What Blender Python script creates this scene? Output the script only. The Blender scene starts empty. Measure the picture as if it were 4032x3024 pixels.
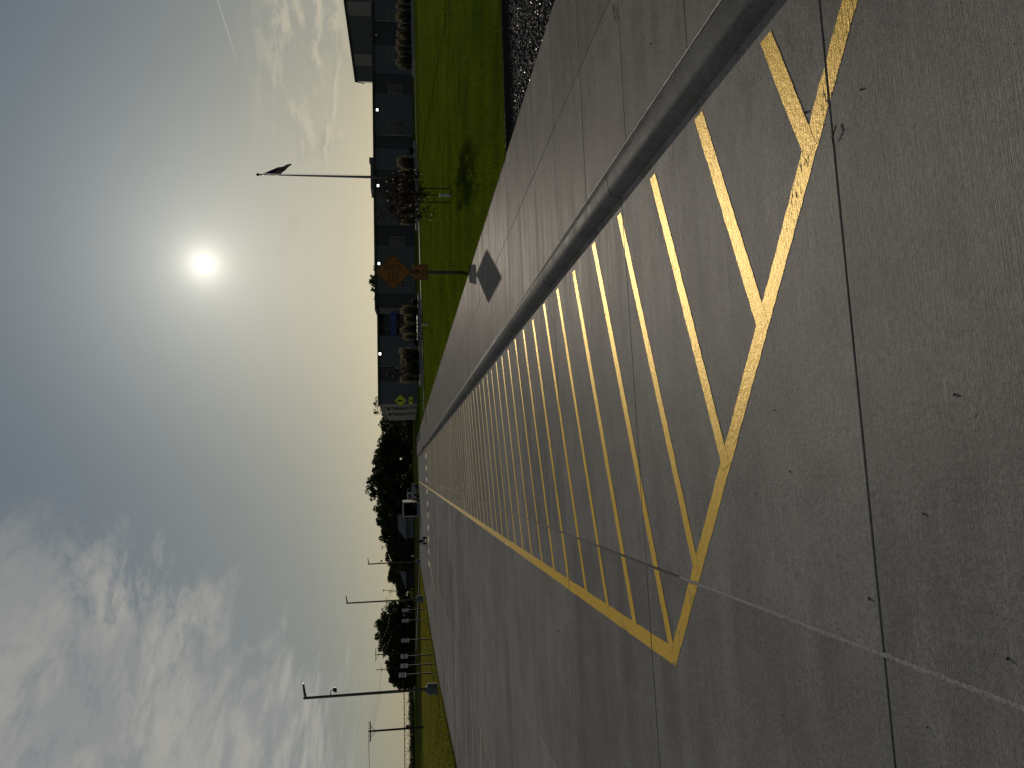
import bpy, bmesh, math, random
import numpy as np
from mathutils import Matrix, Vector
rng = np.random.default_rng(7)
random.seed(7)
sc = bpy.context.scene
COL = sc.collection
R_ = math.radians

# ------------------------------------------------------------------ camera
cam = bpy.data.objects.new('camera', bpy.data.cameras.new('camera'))
COL.objects.link(cam)
sc.camera = cam
cam.data.sensor_width = 36
cam.data.lens = 3028 / 4032 * 36
cam.data.clip_end = 6000
cam.data.clip_start = 0.05
CAM_R = Matrix(((-0.030321, 0.993434, -0.110315),
                (-0.135865, -0.113438, -0.984212),
                (-0.990263, -0.014854, 0.138413)))      # held on its side: picture-left is up
cam.matrix_world = Matrix.Translation((0, 0, 1.8)) @ CAM_R.to_4x4()

# ------------------------------------------------------------------ sun, sky, exposure
SUN_EL, SUN_AZ = R_(13.6), R_(15.2)
SUN = Vector((math.sin(SUN_AZ) * math.cos(SUN_EL), math.cos(SUN_AZ) * math.cos(SUN_EL), math.sin(SUN_EL)))
sl = bpy.data.lights.new('sun', 'SUN')
sl.energy = 3.5
sl.angle = R_(0.4)
sl.color = (1.0, 0.87, 0.70)
so = bpy.data.objects.new('sun', sl)
COL.objects.link(so)
so.rotation_euler = SUN.to_track_quat('Z', 'Y').to_euler()
sc.view_settings.view_transform = 'Standard'
sc.view_settings.look = 'None'
sc.view_settings.exposure = 0.0
sc.view_settings.gamma = 1.0

world = bpy.data.worlds.new('World')
sc.world = world
world.use_nodes = True
wt = world.node_tree
wt.nodes.clear()


class G:
    """tiny node-graph helper"""
    def __init__(s, nt):
        s.nt = nt

    def n(s, t, **kw):
        nd = s.nt.nodes.new(t)
        for k, v in kw.items():
            setattr(nd, k, v)
        return nd

    def put(s, sock, v):
        if isinstance(v, bpy.types.NodeSocket):
            s.nt.links.new(v, sock)
        elif v is not None:
            if hasattr(sock.default_value, '__len__') and not hasattr(v, '__len__'):
                v = [v] * len(sock.default_value)
            if hasattr(v, '__len__') and len(sock.default_value) == 4 and len(v) == 3:
                v = list(v) + [1]
            sock.default_value = v

    def m(s, op, a, b=None, c=None, clamp=False):
        nd = s.n('ShaderNodeMath', operation=op, use_clamp=clamp)
        s.put(nd.inputs[0], a)
        s.put(nd.inputs[1], b)
        s.put(nd.inputs[2], c)
        return nd.outputs[0]

    def vm(s, op, a, b=None, out=0):
        nd = s.n('ShaderNodeVectorMath', operation=op)
        s.put(nd.inputs[0], a)
        if b is not None:
            s.put(nd.inputs['Scale'] if op == 'SCALE' else nd.inputs[1], b)
        return nd.outputs[out]

    def mix(s, f, a, b, mode='MIX'):
        nd = s.n('ShaderNodeMix', data_type='RGBA', blend_type=mode)
        s.put(nd.inputs[0], f)
        s.put(nd.inputs[6], a)
        s.put(nd.inputs[7], b)
        return nd.outputs[2]

    def ss(s, v, lo, hi, a=0.0, b=1.0):
        nd = s.n('ShaderNodeMapRange', interpolation_type='SMOOTHSTEP')
        s.put(nd.inputs[0], v)
        for i, q in enumerate((lo, hi, a, b)):
            nd.inputs[1 + i].default_value = q
        return nd.outputs[0]

    def noise(s, vec, scale, detail=4, rough=0.55, dist=0.0, w=None):
        nd = s.n('ShaderNodeTexNoise')
        nd.inputs['Scale'].default_value = scale
        nd.inputs['Detail'].default_value = detail
        nd.inputs['Roughness'].default_value = rough
        nd.inputs['Distortion'].default_value = dist
        if vec is not None:
            s.nt.links.new(vec, nd.inputs['Vector'])
        return nd.outputs[0]

    def comb(s, x, y, z=0.0):
        nd = s.n('ShaderNodeCombineXYZ')
        for i, v in enumerate((x, y, z)):
            s.put(nd.inputs[i], v)
        return nd.outputs[0]

    def sep(s, v):
        nd = s.n('ShaderNodeSeparateXYZ')
        s.put(nd.inputs[0], v)
        return nd.outputs


g = G(wt)
sky = g.n('ShaderNodeTexSky', sky_type='NISHITA', sun_disc=False, sun_elevation=SUN_EL, sun_rotation=SUN_AZ,
          air_density=0.6, dust_density=0.6, ozone_density=1.0)
gam = g.n('ShaderNodeGamma')
wt.links.new(sky.outputs[0], gam.inputs[0])
gam.inputs[1].default_value = 0.42
d = g.vm('NORMALIZE', g.n('ShaderNodeTexCoord').outputs['Generated'])
dx, dy, dz = g.sep(d)
# haze thins with height: warm and bright low down, cooler and deeper above
tint = g.mix(g.ss(dz, -0.02, 0.42), (1.13, 1.09, 0.88), (0.655, 0.80, 0.88))
base = g.mix(1.0, gam.outputs[0], tint, 'MULTIPLY')
up = g.m('MAXIMUM', dz, 0.02)
# hazy aureole round the sun
cosang = g.vm('DOT_PRODUCT', d, tuple(SUN), out=1)
ang = g.m('MULTIPLY', g.m('ARCCOSINE', g.m('MINIMUM', cosang, 1.0)), 180 / math.pi)
au = g.m('ADD', g.m('MULTIPLY', g.m('EXPONENT', g.m('MULTIPLY', ang, -1 / 5.5)), 3.4),
         g.m('MULTIPLY', g.m('EXPONENT', g.m('MULTIPLY', ang, -1 / 0.85)), 10.5))
base = g.mix(1.0, base, g.vm('SCALE', g.comb(1.0, 0.95, 0.82), au), 'ADD')
# high cloud sheet, thickening to the left
veil = g.m('MULTIPLY', g.ss(g.m('MULTIPLY', dx, -1.0), -0.12, 0.32), g.ss(dz, 0.04, 0.2))
base = g.mix(g.m('MULTIPLY', veil, 0.4), base, (2.7, 2.95, 2.95))
px = g.m('DIVIDE', dx, up)
py = g.m('DIVIDE', dy, up)
P = g.comb(px, py)
wn = g.n('ShaderNodeTexNoise')
wn.inputs['Scale'].default_value = 0.9
wn.inputs['Detail'].default_value = 3
wt.links.new(P, wn.inputs['Vector'])
Pw = g.vm('ADD', P, g.vm('SCALE', wn.outputs[1], 0.55))
ripple = g.noise(g.vm('MULTIPLY', Pw, (6.4, 4.2, 1)), 1.0, 8, 0.68)
streak = g.noise(g.vm('MULTIPLY', Pw, (3.3, 0.55, 1)), 1.0, 6, 0.6)
big = g.noise(P, 0.42, 3, 0.5)
left = g.ss(g.m('ADD', g.m('ADD', g.m('MULTIPLY', dx, -1.0), g.m('MULTIPLY', g.m('SUBTRACT', big, 0.5), 0.40)), g.m('MULTIPLY', g.m('SUBTRACT', dz, 0.21), 0.75)), 0.0, 0.28)
hi = g.ss(dz, 0.17, 0.30)
tex = g.mix(hi, streak, ripple)
cov = g.m('ADD', g.m('MULTIPLY', left, 0.46), -0.15)
dens = g.ss(g.m('ADD', tex, cov), 0.52, 0.86)
dens = g.m('MULTIPLY', dens, g.ss(dz, 0.02, 0.12))
dens = g.m('MULTIPLY', dens, g.ss(g.m('MULTIPLY', dx, -1.0), -0.02, 0.12), clamp=True)
shade = g.noise(g.vm('ADD', g.vm('MULTIPLY', Pw, (2.2, 1.2, 1)), (0.13, 0.1, 0)), 1.3, 5, 0.6)
ccol = g.mix(g.ss(shade, 0.34, 0.66), (2.85, 2.9, 2.85), (4.1, 3.92, 3.5))
base = g.mix(g.m('MULTIPLY', dens, 0.78), base, ccol)
# low cumulus bank to the right
az = g.m('ARCTAN2', dx, dy)
Q = g.comb(g.m('MULTIPLY', az, 9.0), g.m('MULTIPLY', dz, 26.0))
q1 = g.noise(Q, 1.25, 7, 0.6, 0.5)
q2 = g.noise(g.vm('ADD', Q, (0.10, -0.16, 0)), 1.25, 7, 0.6, 0.5)
band = g.m('MULTIPLY', g.ss(dz, 0.045, 0.085), g.ss(dz, 0.185, 0.115))
top = g.m('ADD', g.m('MULTIPLY', g.ss(az, 0.22, 0.62), 0.24), -0.06)
cum = g.ss(g.m('ADD', q1, top), 0.50, 0.70)
cum = g.m('MULTIPLY', g.m('MULTIPLY', cum, band), g.ss(az, 0.20, 0.34))
lit = g.ss(g.m('SUBTRACT', q1, q2), -0.07, 0.09)
kcol = g.mix(lit, (3.4, 3.4, 2.9), (5.6, 5.1, 3.9))
base = g.mix(g.m('MULTIPLY', cum, 0.68), base, kcol)
# bright scraps of cloud under the sun
Sx = g.comb(g.m('MULTIPLY', az, 16.0), g.m('MULTIPLY', dz, 62.0))
scr = g.ss(g.noise(Sx, 1.0, 5, 0.6), 0.62, 0.74)
scr = g.m('MULTIPLY', g.m('MULTIPLY', scr, g.m('MULTIPLY', g.ss(dz, 0.158, 0.168), g.ss(dz, 0.188, 0.178))),
          g.m('MULTIPLY', g.ss(az, 0.08, 0.13), g.ss(az, 0.34, 0.28)))
base = g.mix(g.m('MULTIPLY', scr, 0.6), base, (8.6, 8.0, 6.0))
# a contrail: thin band round a great circle
c1, c2 = Vector((0.523066, 0.82912, 0.197386)), Vector((0.457729, 0.870741, 0.179707))
cn = c1.cross(c2).normalized()
off = g.m('ABSOLUTE', g.vm('DOT_PRODUCT', d, tuple(cn), out=1))
trail = g.m('MULTIPLY', g.ss(off, 0.0011, 0.0003), g.m('MULTIPLY', g.ss(az, 0.485, 0.53), g.ss(az, 0.9, 0.7)))
base = g.mix(g.m('MULTIPLY', trail, 0.35), base, (5.2, 5.2, 4.8))
# the sun itself
disc = g.ss(ang, 0.65, 0.2)
base = g.mix(1.0, base, g.vm('SCALE', g.comb(1.0, 0.97, 0.86), g.m('MULTIPLY', disc, 42.0)), 'ADD')
bg = g.n('ShaderNodeBackground')
bg.inputs[1].default_value = 0.1
wt.links.new(base, bg.inputs[0])
wo = g.n('ShaderNodeOutputWorld')
wt.links.new(bg.outputs[0], wo.inputs[0])

# ------------------------------------------------------------------ materials
MATS = {}


def newmat(name):
    m = bpy.data.materials.new(name)
    m.use_nodes = True
    m.node_tree.nodes.clear()
    gg = G(m.node_tree)
    out = gg.n('ShaderNodeOutputMaterial')
    MATS[name] = m
    return m, gg, out


def principled(gg, out, col, rough=0.6, spec=0.4, metal=0.0, normal=None):
    p = gg.n('ShaderNodeBsdfPrincipled')
    gg.put(p.inputs['Base Color'], col)
    gg.put(p.inputs['Roughness'], rough)
    gg.put(p.inputs['Specular IOR Level'], spec)
    gg.put(p.inputs['Metallic'], metal)
    if normal is not None:
        gg.nt.links.new(normal, p.inputs['Normal'])
    gg.nt.links.new(p.outputs[0], out.inputs[0])
    return p


def bump(gg, h, strength, dist, normal=None):
    b = gg.n('ShaderNodeBump')
    b.inputs['Strength'].default_value = strength
    b.inputs['Distance'].default_value = dist
    gg.nt.links.new(h, b.inputs['Height'])
    if normal is not None:
        gg.nt.links.new(normal, b.inputs['Normal'])
    return b.outputs[0]


def pos(gg):
    return gg.n('ShaderNodeNewGeometry').outputs['Position']


def simple(name, col, rough=0.6, spec=0.3, metal=0.0, var=0.15, scale=6.0, bmp=0.0):
    m, gg, out = newmat(name)
    p = pos(gg)
    nz = gg.noise(p, scale, 5, 0.6)
    c = gg.mix(1.0, col, gg.comb(*[gg.ss(nz, 0.25, 0.75, 1 - var, 1 + var)] * 3), 'MULTIPLY')
    principled(gg, out, c, gg.ss(nz, 0.2, 0.8, max(0.02, rough - 0.08), rough + 0.08), spec, metal,
               bump(gg, nz, bmp, 0.01) if bmp else None)
    return m


def concrete(name, col, broom=True, slabvar=0.13, rough=0.62, spec=0.35, stain=1.0, bstr=0.55):
    m, gg, out = newmat(name)
    p = pos(gg)
    x, y, z = gg.sep(p)
    rnd = gg.n('ShaderNodeObjectInfo').outputs['Random']
    tone = gg.ss(rnd, 0.0, 1.0, 1 - slabvar, 1 + slabvar)
    cloud = gg.noise(p, 0.55, 5, 0.62)
    blotch = gg.noise(p, 2.6, 5, 0.65, 0.6)
    strk = gg.noise(gg.comb(gg.m('MULTIPLY', x, 0.35), gg.m('MULTIPLY', y, 3.6)), 1.0, 6, 0.65)
    fine = gg.noise(gg.comb(gg.m('MULTIPLY', x, 2.5), gg.m('MULTIPLY', y, 260.0)), 1.0, 3, 0.7)
    grain = gg.noise(p, 170.0, 3, 0.7)
    grain2 = gg.noise(p, 45.0, 4, 0.7)
    v = gg.m('MULTIPLY', tone, gg.ss(cloud, 0.25, 0.75, 0.84, 1.12))
    v = gg.m('MULTIPLY', v, gg.ss(blotch, 0.25, 0.75, 0.90, 1.07))
    v = gg.m('MULTIPLY', v, gg.ss(strk, 0.25, 0.75, 0.87, 1.09))
    v = gg.m('MULTIPLY', v, gg.ss(grain, 0.25, 0.75, 0.66, 1.32))
    v = gg.m('MULTIPLY', v, gg.ss(grain2, 0.25, 0.75, 0.80, 1.20))
    if broom:
        v = gg.m('MULTIPLY', v, gg.ss(fine, 0.25, 0.75, 0.86, 1.12))
    # pits and dark specks
    vor = gg.n('ShaderNodeTexVoronoi')
    vor.inputs['Scale'].default_value = 7.0
    gg.nt.links.new(p, vor.inputs['Vector'])
    pit = gg.ss(vor.outputs['Distance'], 0.035, 0.06)
    keep = gg.ss(gg.sep(vor.outputs['Color'])[0], 0.84, 0.86)
    pit = gg.m('SUBTRACT', 1.0, gg.m('MULTIPLY', gg.m('SUBTRACT', 1.0, pit), keep))
    v = gg.m('MULTIPLY', v, gg.ss(pit, 0, 1, 0.35, 1.0))
    # rusty/brown staining with its own shape
    st = gg.m('MULTIPLY', gg.ss(gg.noise(gg.comb(gg.m('MULTIPLY', x, 0.5), gg.m('MULTIPLY', y, 0.9)), 1.0, 5, 0.6), 0.56, 0.74), 0.28 * stain)
    c = gg.mix(st, col, (col[0] * 0.92, col[1] * 0.74, col[2] * 0.58))
    dirt = gg.m('MULTIPLY', gg.m('MULTIPLY', gg.ss(x, 1.25, 2.05), gg.ss(gg.noise(gg.comb(gg.m('MULTIPLY', x, 2.2), gg.m('MULTIPLY', y, 3.5)), 1.0, 5, 0.7), 0.47, 0.62)), 0.42 * stain)
    c = gg.mix(dirt, c, (0.070, 0.058, 0.046))
    c = gg.mix(1.0, c, gg.comb(v, v, v), 'MULTIPLY')
    hgt = gg.m('ADD', gg.m('MULTIPLY', grain, 0.5), gg.m('ADD', gg.m('MULTIPLY', fine, 0.9 if broom else 0.0), gg.m('MULTIPLY', grain2, 0.6)))
    hgt = gg.m('ADD', hgt, gg.m('MULTIPLY', pit, 1.5))
    nrm = bump(gg, hgt, bstr, 0.004)
    nrm = bump(gg, gg.noise(p, 9.0, 4, 0.6), 0.12, 0.01, nrm)
    rg = gg.m('ADD', gg.ss(strk, 0.25, 0.75, rough - 0.07, rough + 0.07), gg.ss(grain, 0.3, 0.7, -0.06, 0.06))
    df = gg.n('ShaderNodeBsdfDiffuse')
    gg.put(df.inputs['Color'], c)
    df.inputs['Roughness'].default_value = 0.25
    gl = gg.n('ShaderNodeBsdfAnisotropic')
    gg.put(gl.inputs['Color'], (1, 1, 1))
    gg.put(gl.inputs['Roughness'], rg)
    for q in (df, gl):
        gg.nt.links.new(nrm, q.inputs['Normal'])
    mx = gg.n('ShaderNodeMixShader')
    mx.inputs[0].default_value = spec
    gg.nt.links.new(df.outputs[0], mx.inputs[1])
    gg.nt.links.new(gl.outputs[0], mx.inputs[2])
    gg.nt.links.new(mx.outputs[0], out.inputs[0])
    return m


concrete('road_concrete', (0.178, 0.174, 0.165), rough=0.5, spec=0.014)
concrete('walk_concrete', (0.180, 0.166, 0.152), slabvar=0.05, stain=0.25, rough=0.52, spec=0.012, bstr=0.4)
concrete('kerb_concrete', (0.108, 0.110, 0.110), broom=False, stain=0.3, slabvar=0.05, rough=0.5, spec=0.008, bstr=0.35)
simple('joint_dark', (0.012, 0.013, 0.015), 0.9, 0.1)
simple('sealant', (0.18, 0.18, 0.172), 0.9, 0.04, var=0.35, scale=60, bmp=0.4)
simple('sealant_pale', (0.30, 0.295, 0.28), 0.9, 0.05, var=0.25, scale=50, bmp=0.3)


def paint(name, col, wear, rough, sheen, gloss):
    m, gg, out = newmat(name)
    p = pos(gg)
    x, y, z = gg.sep(p)
    grain = gg.noise(p, 150.0, 3, 0.7)
    mid = gg.noise(p, 34.0, 4, 0.65)
    fine = gg.noise(gg.comb(gg.m('MULTIPLY', x, 2.5), gg.m('MULTIPLY', y, 130.0)), 1.0, 3, 0.7)
    patch = gg.noise(p, 1.7, 4, 0.6)
    chip = gg.ss(gg.m('ADD', gg.noise(gg.comb(gg.m('MULTIPLY', x, 18), gg.m('MULTIPLY', y, 75)), 1.0, 3, 0.7),
                      gg.ss(patch, 0.35, 0.72, -0.16, 0.13)), 0.68 - wear, 0.73 - wear)
    v = gg.m('MULTIPLY', gg.ss(grain, 0.25, 0.75, 0.82, 1.15), gg.ss(mid, 0.25, 0.75, 0.85, 1.1))
    c = gg.mix(1.0, col, gg.comb(v, v, v), 'MULTIPLY')
    c = gg.mix(gg.m('MULTIPLY', chip, 0.85), c, (0.12, 0.112, 0.10))
    hgt = gg.m('ADD', gg.m('ADD', gg.m('MULTIPLY', grain, 0.5), gg.m('MULTIPLY', mid, 0.9)), gg.m('MULTIPLY', fine, 0.7))
    nrm = bump(gg, gg.m('SUBTRACT', hgt, chip), 0.8, 0.004)
    df = gg.n('ShaderNodeBsdfDiffuse')
    gg.put(df.inputs['Color'], c)
    gl = gg.n('ShaderNodeBsdfAnisotropic')
    lw = gg.n('ShaderNodeLayerWeight')
    lw.inputs['Blend'].default_value = 0.5
    graze = gg.ss(lw.outputs['Facing'], 0.78, 0.97)
    gg.put(gl.inputs['Color'], gg.mix(graze, sheen, (1.0, 0.92, 0.72)))
    gg.put(gl.inputs['Roughness'], rough)
    for q in (df, gl):
        gg.nt.links.new(nrm, q.inputs['Normal'])
    mx = gg.n('ShaderNodeMixShader')
    gg.put(mx.inputs[0], gg.m('MULTIPLY', gg.m('SUBTRACT', 1.0, chip), gg.m('ADD', gloss, gg.m('MULTIPLY', graze, 0.20))))
    gg.nt.links.new(df.outputs[0], mx.inputs[1])
    gg.nt.links.new(gl.outputs[0], mx.inputs[2])
    gg.nt.links.new(mx.outputs[0], out.inputs[0])
    return m


paint('yellow_paint', (0.43, 0.275, 0.040), 0.055, 0.40, (1.0, 0.80, 0.42), 0.115)
paint('white_paint', (0.36, 0.33, 0.24), 0.03, 0.6, (1.0, 0.95, 0.8), 0.03)

simple('soil', (0.03, 0.024, 0.018), 0.95, 0.1, var=0.4, scale=12)
simple('black_plastic', (0.008, 0.008, 0.009), 0.5, 0.3)
simple('dark_metal', (0.016, 0.016, 0.018), 0.45, 0.4)
simple('bronze_metal', (0.02, 0.018, 0.016), 0.4, 0.4)
simple('pole_silver', (0.10, 0.10, 0.11), 0.4, 0.5, 0.6)
simple('post_steel', (0.03, 0.034, 0.03), 0.5, 0.4, 0.3)
simple('sign_edge', (0.25, 0.25, 0.25), 0.4, 0.4, 0.8)
simple('sign_orange_yellow', (0.165, 0.066, 0.003), 0.45, 0.35, var=0.06)
simple('sign_lime', (0.40, 0.42, 0.008), 0.4, 0.4, var=0.08)
simple('sign_black', (0.006, 0.006, 0.006), 0.5, 0.25)
simple('sign_white', (0.42, 0.45, 0.46), 0.5, 0.3)
simple('sign_blue', (0.01, 0.025, 0.16), 0.5, 0.3)
simple('sign_green', (0.02, 0.10, 0.05), 0.5, 0.3)
simple('base_concrete_dark', (0.075, 0.085, 0.095), 0.8, 0.2, var=0.2, scale=8)
simple('utility_wood', (0.028, 0.023, 0.019), 0.85, 0.15, var=0.3, scale=9)
simple('wire', (0.02, 0.02, 0.02), 0.6, 0.2)
simple('wall_light', (0.056, 0.067, 0.074), 0.6, 0.25, var=0.06, scale=1.5)
simple('wall_dark', (0.026, 0.029, 0.034), 0.6, 0.25, var=0.06, scale=1.5)
simple('wall_warm', (0.115, 0.108, 0.100), 0.65, 0.25, var=0.06, scale=1.5)
simple('roof_trim', (0.018, 0.020, 0.020), 0.5, 0.3)
simple('hall_wall', (0.048, 0.052, 0.056), 0.6, 0.25, var=0.08, scale=1.0)
simple('hall_light', (0.14, 0.135, 0.125), 0.6, 0.25, var=0.08, scale=1.0)
simple('window_frame', (0.12, 0.137, 0.143), 0.5, 0.4)
simple('window_glass', (0.008, 0.011, 0.012), 0.12, 0.5, var=0.05)
simple('canopy_blue', (0.012, 0.030, 0.14), 0.45, 0.35)
simple('trailer_white', (0.30, 0.285, 0.26), 0.4, 0.45)
simple('trailer_dark', (0.006, 0.006, 0.006), 0.8, 0.1)
simple('car_white', (0.42, 0.41, 0.39), 0.22, 0.5)
simple('rubber', (0.010, 0.010, 0.010), 0.8, 0.2)
simple('tail_red', (0.16, 0.008, 0.006), 0.3, 0.5)
simple('barn_wall', (0.075, 0.092, 0.098), 0.7, 0.2)
simple('barn_roof', (0.024, 0.035, 0.040), 0.5, 0.3)
simple('shed_dark', (0.02, 0.026, 0.034), 0.6, 0.2)
simple('bark', (0.035, 0.027, 0.02), 0.9, 0.1, var=0.4, scale=20, bmp=0.5)
simple('stake', (0.012, 0.012, 0.012), 0.6, 0.2)
simple('guard_white', (0.35, 0.36, 0.38), 0.5, 0.3)
simple('gold_ball', (0.02, 0.016, 0.01), 0.3, 0.5, 0.5)
simple('flag_red', (0.09, 0.006, 0.010), 0.8, 0.1)
simple('flag_white', (0.16, 0.15, 0.15), 0.8, 0.1)
simple('flag_blue', (0.008, 0.010, 0.045), 0.8, 0.1)
simple('galvanized', (0.30, 0.31, 0.31), 0.4, 0.5, 0.7)
simple('twig', (0.03, 0.014, 0.010), 0.9, 0.1)
simple('stone', (0.03, 0.028, 0.025), 0.8, 0.2, var=0.4, scale=40)
simple('bed_kerb', (0.13, 0.145, 0.16), 0.8, 0.2)
m, gg, out = newmat('lamp_lens')
em = gg.n('ShaderNodeEmission')
em.inputs[0].default_value = (1.0, 0.97, 0.9, 1)
em.inputs[1].default_value = 5.0
m.node_tree.links.new(em.outputs[0], out.inputs[0])


def leafmat(name, col, trans, col2=None, tw=0.4, scale=1.5):
    m, gg, out = newmat(name)
    p = pos(gg)
    nz = gg.noise(p, scale, 3, 0.6)
    r = gg.n('ShaderNodeNewGeometry').outputs['Random Per Island']
    c = gg.mix(gg.m('MULTIPLY', gg.ss(nz, 0.3, 0.7), 0.9), col, col2 or [q * 1.6 for q in col])
    vv = gg.ss(r, 0, 1, 0.7, 1.25)
    c = gg.mix(1.0, c, gg.comb(vv, vv, vv), 'MULTIPLY')
    df = gg.n('ShaderNodeBsdfPrincipled')
    gg.put(df.inputs['Base Color'], c)
    df.inputs['Roughness'].default_value = 0.7
    df.inputs['Specular IOR Level'].default_value = 0.15
    tr = gg.n('ShaderNodeBsdfTranslucent')
    gg.put(tr.inputs[0], gg.mix(1.0, c, trans, 'MULTIPLY'))
    mx = gg.n('ShaderNodeMixShader')
    mx.inputs[0].default_value = tw
    m.node_tree.links.new(df.outputs[0], mx.inputs[1])
    m.node_tree.links.new(tr.outputs[0], mx.inputs[2])
    m.node_tree.links.new(mx.outputs[0], out.inputs[0])
    return m


leafmat('grass_blade', (0.021, 0.041, 0.003), (1.5, 1.35, 0.5), (0.047, 0.068, 0.005), 0.45, 0.45)
leafmat('verge_blade', (0.046, 0.062, 0.008), (1.4, 1.3, 0.5), (0.085, 0.082, 0.012), 0.45, 0.25)
leafmat('tree_leaf', (0.020, 0.030, 0.012), (1.0, 1.1, 0.5), (0.034, 0.046, 0.016), 0.22, 0.35)
leafmat('red_leaf', (0.015, 0.0115, 0.010), (1.2, 0.85, 0.7), (0.022, 0.017, 0.014), 0.25, 3.0)
leafmat('shrub_leaf', (0.010, 0.014, 0.006), (1.0, 1.1, 0.4), (0.018, 0.024, 0.008), 0.15, 3.0)
leafmat('reed_blade', (0.042, 0.045, 0.024), (1.1, 1.1, 0.7), (0.060, 0.058, 0.034), 0.5, 2.0)
leafmat('reed_plume', (0.10, 0.090, 0.070), (1.1, 1.05, 0.9), (0.13, 0.112, 0.09), 0.5, 2.0)
leafmat('corn_leaf', (0.016, 0.022, 0.008), (1.0, 1.1, 0.4), (0.026, 0.032, 0.01), 0.2, 0.1)


def groundmat(name, a, b, c, scale):
    m, gg, out = newmat(name)
    p = pos(gg)
    n1 = gg.noise(p, scale, 6, 0.65)
    n2 = gg.noise(p, scale * 14, 4, 0.7)
    n3 = gg.noise(p, scale * 0.12, 4, 0.6)
    col = gg.mix(gg.ss(n1, 0.3, 0.7), a, b)
    col = gg.mix(gg.ss(n3, 0.42, 0.68), col, c)
    v = gg.ss(n2, 0.25, 0.75, 0.6, 1.3)
    col = gg.mix(1.0, col, gg.comb(v, v, v), 'MULTIPLY')
    df = gg.n('ShaderNodeBsdfDiffuse')
    gg.put(df.inputs['Color'], col)
    gg.nt.links.new(bump(gg, n2, 0.5, 0.03), df.inputs['Normal'])
    gg.nt.links.new(df.outputs[0], out.inputs[0])
    return m


groundmat('lawn_soil', (0.020, 0.036, 0.003), (0.036, 0.053, 0.005), (0.044, 0.060, 0.006), 0.8)
groundmat('verge_soil', (0.030, 0.040, 0.008), (0.050, 0.054, 0.010), (0.075, 0.070, 0.012), 0.35)
groundmat('field_soil', (0.014, 0.020, 0.006), (0.022, 0.027, 0.008), (0.034, 0.036, 0.010), 0.12)
m, gg, out = newmat('gravel_rock')
r = gg.n('ShaderNodeNewGeometry').outputs['Random Per Island']
vv = gg.ss(r, 0, 1, 0.5, 1.5)
principled(gg, out, gg.mix(1.0, (0.026, 0.027, 0.030), gg.comb(vv, vv, vv), 'MULTIPLY'), gg.ss(gg.m('FRACT', gg.m('MULTIPLY', r, 17.3)), 0, 0.12, 0.3, 0.9), 0.25)


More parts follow.
